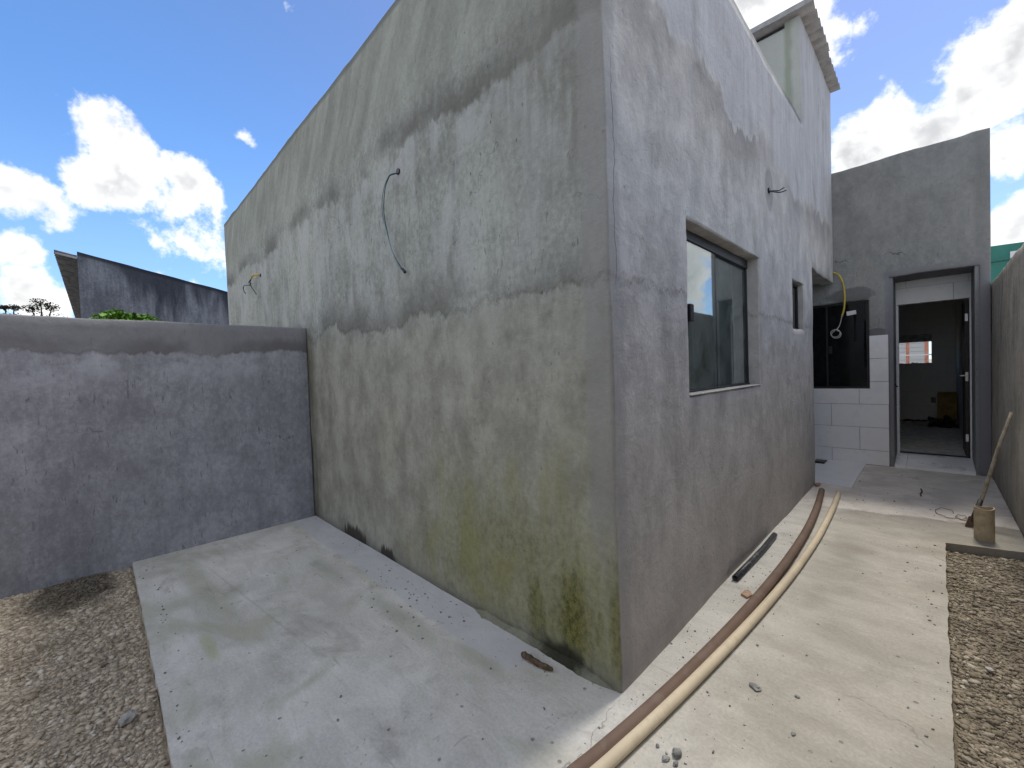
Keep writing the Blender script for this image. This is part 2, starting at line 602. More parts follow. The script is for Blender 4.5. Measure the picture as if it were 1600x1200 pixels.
    cB = g.mix(g.mul(g.ss(d3, -.03, .08), .72), cB, g.mix(g.ss(N['st'], .25, .75), (.36, .372, .405), (.50, .515, .555)))  # bluish skylight put into the upper wall's colour
    s3 = g.mul(g.mul(g.ss(d3, .02, -.02), g.ss(d3, -.55, -.03)), g.ss(N['n1'], .36, .6))
    cB = g.mix(g.mul(s3, .72), cB, (.215, .21, .213))
    sd = g.mul(g.ss(g.noise(g.sc(P, (1, 2.2, 1.3)), 1.4, 5, .62, .3), .54, .68), g.ss(z, .6, 1.2))
    cB = g.mix(g.mul(sd, .42), cB, (.235, .226, .222))
    pp = g.ss(g.noise(g.sc(P, (1.6, 1.6, 1.2)), 1.1, 4, .62, .5), .5, .7)
    cB = g.mix(g.mul(g.mul(pp, g.ss(z, 1.2, 2.0)), .5), cB, (.385, .385, .40))
    ftB = g.ss(g.add(z, g.mul(g.sub(N['n2'], .5), -.9)), .75, .0)
    cB = g.mix(g.mul(ftB, .5), cB, (.36, .325, .312))
    bandB = g.ss(g.add(y, g.mul(g.sub(N['n2'], .5), .05)), .12, .08)
    cB = g.mix(g.mul(bandB, .55), cB, (.35, .345, .35))
    tf = g.mul(g.mul(g.ss(y, 3.95, 4.03), g.ss(y, 4.060, 4.056)), g.ss(x, -.012, -.02))
    cB = g.mix(g.mul(tf, .75), cB, g.mix(N['n2'], (.34, .36, .325), (.45, .47, .43)))
    cB = g.mix(g.mul(g.mul(tf, g.ss(g.math('ABSOLUTE', g.add(g.add(x, .12), g.mul(g.sub(N['n2'], .5), .08))), .06, .01)), .6), cB, (.21, .24, .17))
    hl = g.ss(g.add(g.blob(y, z, 2.62, 2.98, .18, .26), g.mul(g.sub(N['n2'], .5), .6)), .2, .4)
    cB = g.mix(g.mul(hl, .5), cB, (.19, .19, .20))
    ckx = g.mad(g.sub(g.noise(g.comb(0, 0, z), 3.5, 4, .6), .5), .10, .06)
    crk = g.mul(g.mul(g.ss(g.math('ABSOLUTE', g.sub(y, ckx)), .0045, .0015), g.ss(z, 1.75, 1.95)), g.ss(z, 3.0, 2.6))
    cB = g.mix(g.mul(crk, .6), cB, (.06, .06, .06))
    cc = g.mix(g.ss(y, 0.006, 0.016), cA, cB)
    cap = g.mul(g.ss(z, 4.02, 4.065), g.ss(y, 4.0, 3.9))  # dark stained parapet top, added to mute its sunlit rim
    cc = g.mix(g.mul(cap, .7), cc, (.11, .112, .10))
    hh = g.mad(g.ss(d1, -0.03, 0.03), 0.6, h)
    finish(g, cc, hh, 0.013)
    return m


def mat_left_wall():
    m, g = material('grey_boundary_plaster', 0.9, 0.25)
    P = g.pos()
    x, y, z = g.sep(P)
    c, h, N = plaster_core(g, P, (.225, .226, .248), (.43, .432, .465), .4, 1.0)
    nA = g.noise(g.comb(0, y, 0), 1.6, 4, .6)
    zl = g.mad(g.sub(nA, .5), .26, g.mad(g.sub(g.noise(g.sc(P, (1, 1, .5)), 9, 3, .65), .5), .14, 1.74))
    d = g.sub(z, zl)
    # smooth capping coat with a ragged lower edge, pale drag marks under it
    c = g.mix(g.mul(g.ss(d, -.012, .012), .75), c, g.mix(N['n2'], (.19, .185, .187), (.27, .265, .268)))
    c = g.mix(g.mul(g.mul(g.ss(d, -.01, .015), g.ss(d, .15, .05)), g.mul(g.ss(g.noise(P, 1.4, 4), .40, .58), .8)), c, (.15, .143, .146))
    pale = g.mul(g.mul(g.ss(d, .0, -.03), g.ss(d, -.38, -.05)), g.ss(g.noise(P, 3.1, 4, .65), .42, .62))
    c = g.mix(g.mul(pale, .55), c, (.48, .48, .525))
    dk = g.ss(g.noise(P, 1.2, 3, .6, .8), .53, .70)
    c = g.mix(g.mul(dk, .32), c, (.20, .203, .22))
    finish(g, c, g.mad(g.ss(d, -.02, .02), .6, h), .008)
    return m


def mat_rear():
    m, g = material('rear_annex_plaster', 0.92, 0.25)
    P = g.pos()
    x, y, z = g.sep(P)
    c, h, N = plaster_core(g, P, (.215, .222, .222), (.35, .358, .36), .6, .9)
    top = g.ss(z, 2.5, 3.2)
    c = g.mix(g.mul(top, .5), c, g.mix(g.ss(N['n2'], .3, .7), (.19, .195, .19), (.28, .285, .28)))
    pal = g.ss(g.add(g.blob(x, z, .45, 2.35, .5, .75), g.mul(g.sub(N['n2'], .5), 1.5)), .25, .7)
    c = g.mix(g.mul(pal, .4), c, (.30, .295, .265))
    dk = g.ss(g.add(g.blob(x, z, .18, 2.38, .36, .13), g.mul(g.sub(N['n2'], .5), 1.1)), .15, .35)
    dk = g.mx(dk, g.ss(g.add(g.blob(x, z, .47, 1.83, .13, .08), g.mul(g.sub(N['n2'], .5), 1.0)), .15, .35))
    c = g.mix(g.mul(dk, .7), c, (.125, .128, .132))
    c = g.mix(g.mul(g.ss(g.add(x, g.mul(g.sub(N['n2'], .5), .1)), 1.34, 1.40), .4), c, (.17, .175, .185))
    # fresh mortar drawn round the doorway
    dr = g.mx(g.mul(g.ss(g.math('ABSOLUTE', g.sub(x, .60)), .07, .03), g.ss(z, 2.66, 2.6)),
              g.mul(g.ss(g.math('ABSOLUTE', g.sub(z, 2.58)), .09, .03), g.mul(g.ss(x, .5, .56), g.ss(x, 1.45, 1.4))))
    dr = g.mx(dr, g.mul(g.ss(x, 1.37, 1.41), g.ss(z, 2.66, 2.6)))
    c = g.mix(g.mul(dr, g.ss(N['n2'], .3, .5)), c, (.225, .225, .245))
    ck = g.mul(g.ss(g.math('ABSOLUTE', g.add(g.sub(z, 2.86), g.mul(g.sub(g.noise(P, 6, 5, .7), .5), .32))), .010, .003), g.ss(g.noise(P, 2.4, 3), .5, .6))
    c = g.mix(g.mul(ck, .75), c, (.05, .05, .05))
    finish(g, c, h, .009)
    return m


def mat_right_wall():
    m, g = material('brown_boundary_render', 0.95, 0.2)
    P = g.pos()
    x, y, z = g.sep(P)
    c, h, N = plaster_core(g, P, (.30, .272, .228), (.54, .50, .44), 1.0, 1.0)
    st = g.mul(g.ss(g.noise(g.sc(P, (7, 7, .5)), 1.0, 3, .6), .55, .7), g.ss(z, .6, 2.2))
    c = g.mix(g.mul(st, .6), c, (.10, .094, .075))
    c = g.mix(g.mul(g.ss(g.noise(P, 1.5, 4), .5, .7), .4), c, (.25, .255, .18))
    c = g.mix(g.mul(g.ss(g.add(z, g.mul(g.sub(N['n2'], .5), -.8)), .6, .0), .5), c, (.20, .195, .175))
    finish(g, c, h, .014)
    return m


def mat_neigh():
    m, g = material('sooty_neighbour_wall', 0.95, 0.2)
    P = g.pos()
    x, y, z = g.sep(P)
    c, h, N = plaster_core(g, P, (.105, .115, .135), (.245, .262, .295), 1.2, 1.2)
    tl = g.mad(g.add(y, 1.757), -.206, 3.843)     # roof line
    d = g.sub(tl, z)
    drip = g.noise(g.sc(P, (3, 3.2, .35)), 1.0, 4, .62, .4)
    soot = g.ss(g.add(g.mul(d, -1.1), g.mad(g.sub(drip, .5), 3.6, 1.05)), .0, .95)
    soot = g.mul(soot, g.ss(y, -1.6, -1.2, .15, 1.0))
    c = g.mix(g.mul(soot, .85), c, (.030, .034, .048))
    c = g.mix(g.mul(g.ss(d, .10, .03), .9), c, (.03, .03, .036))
    finish(g, c, h, .01)
    return m


def mat_concrete():
    m, g = material('pale_floated_concrete', 0.85, 0.3)
    P = g.pos()
    x, y, z = g.sep(P)
    n1 = g.noise(P, 0.75, 3, .6, .5)
    n2 = g.noise(P, 3.1, 4, .62, .7)
    n3 = g.noise(g.sc(P, (2.2, 7.0, 1)), 1.3, 4, .6, .8)
    fine = g.noise(P, 70, 3, .65)
    v = g.mad(g.sub(n1, .5), .8, g.mad(g.sub(n2, .5), .8, g.mad(g.sub(n3, .5), .45, g.mad(g.sub(fine, .5), .55, .5))))
    c = g.mix(g.ss(v, .1, .9), (.47, .455, .41), (.76, .74, .685))
    # patchy beige and greenish films
    bei = g.ss(g.noise(P, 1.1, 3, .6, .6), .46, .70)
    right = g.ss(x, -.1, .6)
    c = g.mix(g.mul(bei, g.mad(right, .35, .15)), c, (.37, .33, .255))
    c = g.mix(g.mul(right, .62), c, g.mix(g.ss(v, .1, .9), (.12, .102, .075), (.225, .20, .158)))  # sunlit side darkened in the colour to soften the sun's contrast
    gr = g.mul(g.ss(g.noise(g.sc(P, (1.0, 1.7, 1)), 1.25, 3, .62, 1.0), .52, .70), g.ss(x, .25, -.3))
    c = g.mix(g.mul(gr, .5), c, (.36, .36, .235))
    # two livelier green smears and the damp green margin of the strip by the wall
    for (cx, cy, rx, ry, k) in ((-1.85, -1.22, .26, .05, .5), (-2.35, -1.16, .32, .09, .3), (-1.25, -.36, .55, .10, .42), (-.62, -.28, .35, .10, .45), (-2.3, -.42, .5, .10, .3)):
        b = g.ss(g.add(g.blob(x, y, cx, cy, rx, ry), g.mul(g.sub(n2, .5), 1.6)), .1, .7)
        c = g.mix(g.mul(b, k), c, (.36, .385, .17) if k == .5 else (.30, .32, .22))
    dk = g.ss(g.noise(g.sc(P, (1, 1.6, 1)), 2.0, 5, .68, .5), .55, .70)
    c = g.mix(g.mul(dk, .45), c, (.27, .26, .235))
    # later, smoother strip along the house
    se = g.add(y, g.mul(g.sub(g.noise(P, 2.4, 3, .6), .5), .13))
    strip = g.mul(g.mul(g.ss(se, -.255, -.235), g.ss(y, .02, .0)), g.ss(g.add(x, g.mul(g.sub(n2, .5), .2)), -.47, -.52))
    c = g.mix(g.mul(strip, .8), c, g.mix(n2, (.47, .47, .48), (.63, .63, .64)))
    # paler tone painted over the annex's shadow zone, lifting the shade
    shade_lift = g.ss(g.add(g.sub(y, g.mad(x, .16, 3.52)), g.mul(g.sub(n2, .5), .25)), -.03, .05)
    c = g.mix(g.mul(shade_lift, .9), c, g.mix(g.ss(n2, .3, .7), (.60, .55, .495), (.79, .735, .675)))
    # construction joint and trowel scratches
    jn = g.ss(g.math('ABSOLUTE', g.add(g.sub(y, g.mad(x, .12, -.672)), g.mul(g.sub(n2, .5), .02))), .010, .004)
    jn = g.mul(g.mul(jn, g.ss(x, -3.2, -2.9)), g.mul(g.ss(x, -1.2, -1.7), .2))
    c = g.mix(jn, c, (.24, .235, .20))
    sr = g.noise(g.sc(P, (2.5, 30, 1)), 1.0, 3, .6, .6)
    c = g.mix(g.mul(g.ss(sr, .64, .74), .38), c, (.26, .25, .225))
    sr2 = g.noise(g.sc(P, (26, 9, 1)), 1.0, 4, .6, 1.2)
    c = g.mix(g.mul(g.ss(sr2, .645, .72), .4), c, (.25, .24, .215))
    wp = g.vm('ADD', P, g.sc(g.noise(P, 4, 4, .6, color=True), (.3, .3, .3)))
    ce = g.vor(g.sc(wp, (1, 1, 0)), 1.1, 'DISTANCE_TO_EDGE')
    ck = g.mul(g.ss(ce, .006, .0015), g.ss(g.noise(P, 1.2, 3), .56, .64))
    c = g.mix(g.mul(ck, .55), c, (.16, .155, .14))
    # specks
    vd, rc = g.vor(P, 15), g.sep(g.vor(P, 15, out='Color'))[0]
    sp = g.mul(g.ss(vd, .15, .07), g.ss(rc, .80, .9))
    c = g.mix(g.mul(sp, .65), c, (.13, .125, .12))
    h = g.mad(n2, .8, g.mad(n3, .5, g.mad(fine, .22, g.mul(sp, -.5))))
    finish(g, c, h, .008)
    return m


def mat_dirt():
    m, g = material('brown_grit_dirt', 1.0, 0.1)
    P = g.pos()
    n = g.noise(P, 6, 4, .65)
    f = g.noise(P, 120, 5, .7)
    side = g.ss(g.sep(P)[0], .2, .6)  # left bed paler in the colour to offset the house's shade
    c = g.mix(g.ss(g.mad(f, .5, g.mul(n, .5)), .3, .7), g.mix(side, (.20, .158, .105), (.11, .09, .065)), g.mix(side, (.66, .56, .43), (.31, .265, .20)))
    x, y, z = g.sep(P)
    wet = g.ss(g.add(g.blob(x, y, -3.45, -1.80, .55, .30), g.mul(g.sub(n, .5), .9)), .05, .5)
    c = g.mix(g.mul(wet, .75), c, (.035, .030, .022))
    finish(g, c, g.mad(f, .6, n), .02)
    return m


def mat_gravel():
    m, g = material('crushed_gravel', 0.95, 0.2)
    P = g.pos()
    at = g.n.new('ShaderNodeAttribute')
    at.attribute_name = 'tone'
    t = at.outputs['Fac']
    f = g.noise(P, 160, 4, .65)
    px = g.sep(P)[0]
    side = g.ss(px, .2, .6)  # shaded left chips get lighter colours than the sunlit right ones
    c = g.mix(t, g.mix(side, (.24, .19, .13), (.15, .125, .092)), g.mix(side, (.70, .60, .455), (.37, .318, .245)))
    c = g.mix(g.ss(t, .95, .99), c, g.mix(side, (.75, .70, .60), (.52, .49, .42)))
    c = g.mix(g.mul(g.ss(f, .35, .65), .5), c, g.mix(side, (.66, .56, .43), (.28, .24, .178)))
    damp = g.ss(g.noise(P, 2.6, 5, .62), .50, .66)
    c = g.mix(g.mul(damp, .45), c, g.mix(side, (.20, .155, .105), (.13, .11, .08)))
    x, y, z = g.sep(P)
    wet = g.ss(g.add(g.blob(x, y, -3.45, -1.80, .55, .30), g.mul(g.sub(g.noise(P, 6, 5), .5), .9)), .05, .5)
    c = g.mix(g.mul(wet, .72), c, (.035, .032, .025))
    finish(g, c, f, .004)
    return m


def mat_tile(name='white_glazed_tile', col=(.86, .86, .88), rough=.22):
    m, g = material(name, rough, .5)
    P = g.pos()
    n = g.noise(P, 5, 3, .6)
    c = g.mix(g.mul(g.ss(n, .45, .75), .35), col, tuple(k * .86 for k in col))
    sm = g.ss(g.noise(P, 23, 6, .7), .62, .74)
    c = g.mix(g.mul(sm, .25), c, (.45, .43, .40))
    g.put(g.b.inputs['Base Color'], c)
    g.put(g.b.inputs['Roughness'], g.ss(n, .2, .8, rough, rough + .2))
    return m


def mat_glass(name, tint, refl=1.0, film=.42):
    m = bpy.data.materials.new(name)
    m.use_nodes = True
    t = m.node_tree
    g = G(t)
    t.nodes.remove(t.nodes['Principled BSDF'])
    out = t.nodes['Material Output']
    tr = g.n.new('ShaderNodeBsdfTransparent')
    tr.inputs[0].default_value = (*tint, 1)
    gl = g.n.new('ShaderNodeBsdfGlossy')
    gl.inputs['Roughness'].default_value = 0.015
    gl.inputs['Color'].default_value = (.92, .95, .97, 1)
    fr = g.n.new('ShaderNodeFresnel')
    fr.inputs[0].default_value = 1.5
    ge = g.n.new('ShaderNodeNewGeometry')
    # same reflectance from both sides of the sheet
    mx = g.n.new('ShaderNodeMixShader')
    iv = g.mad(ge.outputs['Backfacing'], -(1.5 - 1 / 1.5), 1.5)
    g.put(fr.inputs[0], iv)
    g.put(mx.inputs[0], g.math('MULTIPLY', fr.outputs[0], 1.7 * refl, clamp=True))
    df = g.n.new('ShaderNodeBsdfDiffuse')
    df.inputs[0].default_value = (.42, .50, .48, 1)
    dm = g.n.new('ShaderNodeMixShader')
    g.put(dm.inputs[0], g.mul(g.ss(g.noise(g.pos(), 6, 4, .65), .1, .9), film))  # pale diffuse layer standing in for the lit room behind the pane
    g.put(dm.inputs[1], tr.outputs[0])
    g.put(dm.inputs[2], df.outputs[0])
    g.put(mx.inputs[1], dm.outputs[0])
    g.put(mx.inputs[2], gl.outputs[0])
    g.put(out.inputs[0], mx.outputs[0])
    return m


MH, ML, MR, MW, MN = mat_house(), mat_left_wall(), mat_rear(), mat_right_wall(), mat_neigh()
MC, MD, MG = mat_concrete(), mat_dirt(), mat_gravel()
MT = mat_tile()
MTI = mat_tile('dusty_room_tile', (.78, .78, .77), .5)
MFL = simple('dusty_floor', (.46, .45, .43), .8, .25, bump=.002)
MFT = mat_tile('porch_porcelain', (.80, .80, .82), .3)
MGL = mat_glass('window_glass', (.62, .72, .68), 1.15)
MGD = mat_glass('smoked_glass', (.10, .11, .12), .55, .02)
MFR = simple('black_aluminium', (.018, .019, .022), .45, .4)
MIN = simple('inner_plaster', (.50, .50, .49), .95, .2, bump=.004)
MRS = simple('grey_roof_sheet', (.34, .34, .35), .9, .2, var=.15, bump=.002)
MRD = simple('dark_roof_sheet', (.085, .085, .09), .9, .2, var=.35)
MBR = simple('brown_pvc', (.165, .112, .086), .7, .2, var=.12, scale=5, dirt=(.195, .148, .118))
MCR = simple('cream_pvc', (.60, .515, .375), .65, .25, var=.07, scale=5, dirt=(.52, .44, .315))
MBK = simple('black_pipe', (.035, .036, .042), .45, .4, dirt=(.22, .22, .22))
MST = simple('beige_pvc', (.46, .375, .255), .7, .25, var=.12, scale=10, dirt=(.34, .27, .18))
MWD = simple('grey_wood', (.315, .27, .205), .85, .2, var=.3, scale=18, bump=.002)
MWB = simple('old_brown_wood', (.125, .085, .058), .9, .2, var=.4, scale=30, bump=.004)
MRK = simple('grey_stone', (.235, .232, .225), .95, .2, var=.3, scale=20, bump=.004)
MRP = simple('pale_stone', (.42, .41, .385), .95, .2, var=.2, scale=25, bump=.004)
MTC = simple('terracotta', (.40, .27, .19), .9, .2, var=.25, scale=30)
MYE = simple('yellow_conduit', (.52, .40, .075), .5, .3, var=.15)
MWH = simple('white_wire', (.55, .55, .52), .5, .3)
MBW = simple('blue_black_wire', (.02, .04, .065), .5, .3)
MLB = simple('light_blue_wire', (.10, .22, .30), .5, .3)
MBG = simple('black_plastic', (.012, .012, .014), .35, .5)
MCB = simple('brown_cardboard', (.30, .20, .085), .9, .1, var=.2)
MDR = simple('dark_door', (.045, .038, .034), .6, .3)
MME = simple('pale_steel', (.62, .62, .62), .4, .5, metal=.6)
MGN = simple('green_painted_wall', (.055, .205, .170), .85, .2, var=.12, scale=2)
MWS = simple('white_siding', (.72, .72, .74), .8, .2, var=.05, scale=1)
MPK = simple('salmon_post', (.62, .27, .20), .8, .2)
MLF = simple('bright_leaf', (.11, .23, .025), .5, .4, var=.6, scale=30)
MTW = simple('dark_leaf', (.045, .052, .030), .7, .2, var=.5, scale=10)
MBA = simple('bark', (.10, .08, .06), .95, .1, var=.3, scale=20)
MYW = simple('pale_bounce_wall', (.68, .66, .62), .9, .2, var=.06, scale=2)
MSO = simple('old_soil', (.42, .37, .30), 1.0, .1, var=.3, scale=1.5)  # lightened so the sunlit yard bounces warm light

# ------------------------------------------------------------------ ground
def flat_grid(name, x0, x1, y0, y1, nx, ny, zf, mat, kind='structure', skirt=0.0):
    v, f = [], []
    for i in range(nx + 1):
        for j in range(ny + 1):
            x, y = x0 + (x1 - x0) * i / nx, y0 + (y1 - y0) * j / ny
            v.append((x, y, zf(x, y)))
    for i in range(nx):
        for j in range(ny):
            a = i * (ny + 1) + j
            f.append((a, a + ny + 1, a + ny + 2, a + 1))
    o = link(name, mesh(name, v, f), mat, None, True)
    o['kind'] = kind
    return o


v = [(-1500, -1500, -.16), (1500, -1500, -.16), (1500, 1500, -.16), (-1500, 1500, -.16)]
o = link('ground', mesh('ground', v, [(0, 1, 2, 3)]), MSO)
o['kind'] = 'structure'


def slab_outline():
    """paved outline with slightly chipped edges on the gravel sides"""
    def run(a, b, n, amp):
        a, b = Vector(a), Vector(b)
        out = []
        t = (b - a).normalized()
        nn = Vector((-t.y, t.x))
        for i in range(n):
            p = a.lerp(b, i / n)
            out.append(p + nn * amp * (nz3(p.x * 9, p.y * 9, 1.3) + .5 * nz3(p.x * 40, p.y * 40, 5.1)))
        return out
    pts = []
    pts += run((-3.681, -1.456), (1.03, -1.456), 160, .006)
    pts += run((1.018, -1.456), (1.053, 3.066), 200, .007)
    pts += run((1.053, 3.066), (1.494, 3.19), 24, .006)
    pts += [Vector((1.494, 3.19)), Vector((1.494, 6.02)), Vector((-2.2, 6.02)), Vector((-2.2, .05)), Vector((-3.681, .05))]
    return pts


bm = bmesh.new()
out = slab_outline()
tv = [bm.verts.new((p.x, p.y, 0)) for p in out]
bv = [bm.verts.new((p.x, p.y, -.15)) for p in out]
bm.faces.new(tv)
for i in range(len(out)):
    j = (i + 1) % len(out)
    bm.faces.new((tv[i], bv[i], bv[j], tv[j]))
recalc(bm)
me = bpy.data.meshes.new('concrete_slab')
bm.to_mesh(me)
bm.free()
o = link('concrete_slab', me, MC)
o['kind'] = 'structure'


def dirt_z(x, y): return -.060 + .016 * nz3(x * 2.2, y * 2.2, .3) + .010 * nz3(x * 9, y * 9, 4.)


def dirt_left(x, y):
    k = min(1.0, max(0.0, (-1.46 - y) / .25))
    return -.045 + .025 * k + .014 * nz3(x * 2.2, y * 2.2, .3) + .009 * nz3(x * 9, y * 9, 4.)


flat_grid('dirt_bed', -3.681, 1.0, -4.2, -1.457, 110, 70, dirt_left, MD)
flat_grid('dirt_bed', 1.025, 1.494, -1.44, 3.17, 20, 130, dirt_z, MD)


def ico():
    bm = bmesh.new()
    bmesh.ops.create_icosphere(bm, subdivisions=1, radius=1)
    V = np.array([v.co[:] for v in bm.verts])
    Fc = np.array([[v.index for v in f.verts] for f in bm.faces])
    bm.free()
    return V, Fc


IV, IF = ico()
# squarer, sharper chips than a ball
IV = np.sign(IV) * np.abs(IV) ** .72


def scatter(name, pts, sizes, mat, flat=(.45, .8), sink=.25, tones=None, jitter=.42):
    n = len(pts)
    V = np.repeat(IV[None], n, 0) * (1 + rng.uniform(-jitter, jitter, (n, len(IV), 1)))
    V += rng.uniform(-.12, .12, V.shape)
    s = sizes[:, None, None] * np.stack([np.ones(n), rng.uniform(.5, .95, n), rng.uniform(*flat, n)], 1)[:, None, :]
    V = V * s
    a = rng.uniform(0, 2 * np.pi, n)
    b = rng.normal(0, .28, n)
    # tilt about x, then turn about z
    y, z = V[..., 1].copy(), V[..., 2].copy()
    V[..., 1] = y * np.cos(b)[:, None] - z * np.sin(b)[:, None]
    V[..., 2] = y * np.sin(b)[:, None] + z * np.cos(b)[:, None]
    x, y = V[..., 0].copy(), V[..., 1].copy()
    V[..., 0] = x * np.cos(a)[:, None] - y * np.sin(a)[:, None]
    V[..., 1] = x * np.sin(a)[:, None] + y * np.cos(a)[:, None]
    hz = sizes * .5 * (1 - sink * 2)
    P = np.array(pts)
    P[:, 2] += hz
    V += P[:, None, :]
    Fc = (IF[None] + (np.arange(n) * len(IV))[:, None, None]).reshape(-1, 3)
    me = bpy.data.meshes.new(name)
    me.vertices.add(n * len(IV))
    me.vertices.foreach_set('co', V.reshape(-1))
    me.loops.add(len(Fc) * 3)
    me.loops.foreach_set('vertex_index', Fc.reshape(-1))
    me.polygons.add(len(Fc))
    me.polygons.foreach_set('loop_start', np.arange(len(Fc)) * 3)
    me.polygons.foreach_set('loop_total', np.full(len(Fc), 3))
    me.update(calc_edges=True)
    at = me.attributes.new('tone', 'FLOAT', 'POINT')
    t = rng.uniform(0, 1, n) if tones is None else tones
    at.data.foreach_set('value', np.repeat(t, len(IV)).astype(np.float32))
    o = link(name, me, mat)
    o['kind'] = 'stuff'
    return o


def gravel(name, x0, x1, y0, y1, zf, n_big, n_small, keep):
    P, S = [], []
    for cnt, lo, hi in ((n_big, .009, .021), (n_small, .004, .011)):
        k = 0
        while k < cnt:
            x, y = random.uniform(x0, x1), random.uniform(y0, y1)
            if not keep(x, y):
                continue
            k += 1
            P.append((x, y, zf(x, y)))
            S.append(lo + (hi - lo) * random.random() ** 2.6)
    return scatter(name, P, np.array(S), MG, (.28, .62), .34)


o = gravel('gravel', -3.66, -.55, -2.75, -1.47, dirt_left, 8000, 30000, lambda x, y: True)
tag(o, 'brown crushed gravel filling the ground left of the pale concrete slab')
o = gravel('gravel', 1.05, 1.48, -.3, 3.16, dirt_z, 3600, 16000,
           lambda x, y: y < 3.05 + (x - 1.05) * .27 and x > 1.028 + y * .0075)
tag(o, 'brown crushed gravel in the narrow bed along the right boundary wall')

# ------------------------------------------------------------------ house
house = thing('unfinished_house', (-3.6, 2.2, 0), 'single storey unpainted house in raw grey cement plaster, mould at its foot', 'house')


def map_L(u):
    if abs(u) < 1e-6:
        return (0, 0, 0), (1, -1, 0)
    if u < 0:
        return (u, 0, 0), (0, -1, 0)
    return (0, u, 0), (1, 0, 0)


TY = 4.05
def top_L(u, z):
    if z > 4.5:
        return .012 * nz3(u * 2.3, 0, 1)
    if z > 3.9:
        return .022 * nz3(u * 1.4, 0, 3) + .014 * nz3(u * 5, 2, 3) - max(0, u) * .012
    return 0


grid_wall('outer_wall', map_L, -7.29, 5.972, -.02, 5.28,
          [(.84, 2.265, 1.28, 2.312), (3.44, 3.938, 1.812, 2.306), (4.43, 6.5, -1, 2.575), (-9, TY, 4.1, 6)],
          MH, house, extra_u=(0.0,), top=top_L, amp=.0075, jit=.015, bev=.009)
# the other sides, roof and inside
b = MB().box((-7.29, .15, -.02), (-7.14, 4.43, 4.08)).box((-7.14, 4.28, -.02), (-.15, 4.43, 4.05))
b.build('back_wall', MIN, house)
MB().box((-7.14, .15, 3.02), (-.15, 4.28, 3.12)).build('ceiling_slab', MIN, house)
MB().box((-7.14, .15, -.02), (-.15, 4.28, .06)).build('inner_floor', MTI, house)
MB().box((-3.1, .15, .06), (-2.96, 4.28, 3.02)).box((-2.96, 2.62, .06), (-.15, 2.74, 3.02)).build('partition_wall', MIN, house)
# tank tower over the porch
grid_wall('tower_wall', lambda u: ((u, TY - .005, 0), (0, -1, 0)), -1.7, -.012, 3.12, 5.22, [], MH, house, thick=.13)
MB().box((-1.7, TY + .14, 3.0), (-1.56, 5.97, 5.22)).box((-1.56, 5.84, 3.0), (-.152, 5.97, 5.22)).build('tower_back_wall', MIN, house)
MB().box((-1.7, 4.435, 2.60), (-.152, 5.97, 2.78)).build('porch_ceiling', MIN, house)
MB().box((-1.7, 4.435, -.02), (-1.56, 5.97, 2.60)).build('porch_side_wall', MIN, house)
# roof sheets: ridges run across (x), so the eave facing the passage shows the waves
for k, (ya, w) in enumerate(((3.97, 1.062), (5.02, 1.062))):
    corrugated('roof_sheet', (-1.85, ya, 5.315 + .010 * k), (1, 0, .0), (0, 1, .012), 1.85 + .125 - .02 * k, w, MRS, house, amp=.021)
MB().box((-1.85, 3.950, 5.285), (.118, 3.967, 5.345), .003).build('fascia_strip', MRS, house)
# mortar fillet at the foot of the front wall
b = MB()
pts = []
n = 60
vs = []
for i in range(n + 1):
    x = -1.05 + 1.02 * i / n
    k = min(1, i / 8, (n - i) / 6)
    w = (.030 + .018 * nz3(x * 7, 0, 1) + .008 * nz3(x * 30, 0, 1)) * k
    hgt = (.026 + .016 * nz3(x * 6, 3, 1) + .008 * nz3(x * 28, 3, 1)) * k
    vs.append([b.bm.verts.new(p) for p in ((x, .01, -.01), (x, -max(w, .002), -.01), (x, -max(w, .002) * .85, max(hgt, .001) * .45), (x, .01, max(hgt, .002)))])
for a, c in zip(vs, vs[1:]):
    for k in range(3):
        b.bm.faces.new((a[k], c[k], c[k + 1], a[k + 1]))
b.build('mortar_fillet', MH, house)

# ---- sliding window
win = MB().box((-.116, .84, 2.245), (-.083, 2.265, 2.312), .003).box((-.116, .84, 1.28), (-.083, 2.265, 1.303), .003)
win.box((-.116, .84, 1.303), (-.083, .885, 2.245), .003).box((-.116, 2.247, 1.303), (-.090, 2.265, 2.245), .002)
fr = win.build('window', MFR, house)
tag(fr, 'wide black framed sliding window with two clear glass leaves')
p = MB().box((-.099, .885, 1.305), (-.092, 1.545, 2.243)).build('pane', MGL, fr)
p = MB().box((-.113, 1.505, 1.305), (-.106, 2.247, 2.243)).build('pane', MGL, fr)
MB().box((-.1005, 1.540, 1.303), (-.0905, 1.550, 2.243), .002).build('stile', MFR, fr)
MB().box((-.1005, .885, 1.303), (-.0905, 1.045, 2.243), .002).build('stile', MFR, fr)
MB().box((-.0903, 1.030, 1.735), (-.064, 1.085, 1.845), .006).build('handle', MFR, fr)
# sill mortar
b = MB().box((-.082, .845, 1.2815), (.004, 2.262, 1.290), .003)
b.build('window_sill', MRP, house)
# ---- small bathroom window
sw = MB().box((-.085, 3.44, 1.812), (-.05, 3.938, 1.834), .002).box((-.085, 3.44, 2.284), (-.05, 3.938, 2.306), .002)
sw.box((-.085, 3.44, 1.834), (-.05, 3.466, 2.284), .002).box((-.085, 3.912, 1.834), (-.05, 3.938, 2.284), .002)
sw.box((-.082, 3.685, 1.834), (-.053, 3.705, 2.284), .002)
fs = sw.build('window', MFR, house)
tag(fs, 'small square black window between the sliding window and the porch')
MB().box((-.072, 3.466, 1.834), (-.064, 3.912, 2.284)).build('pane', MGD, fs)

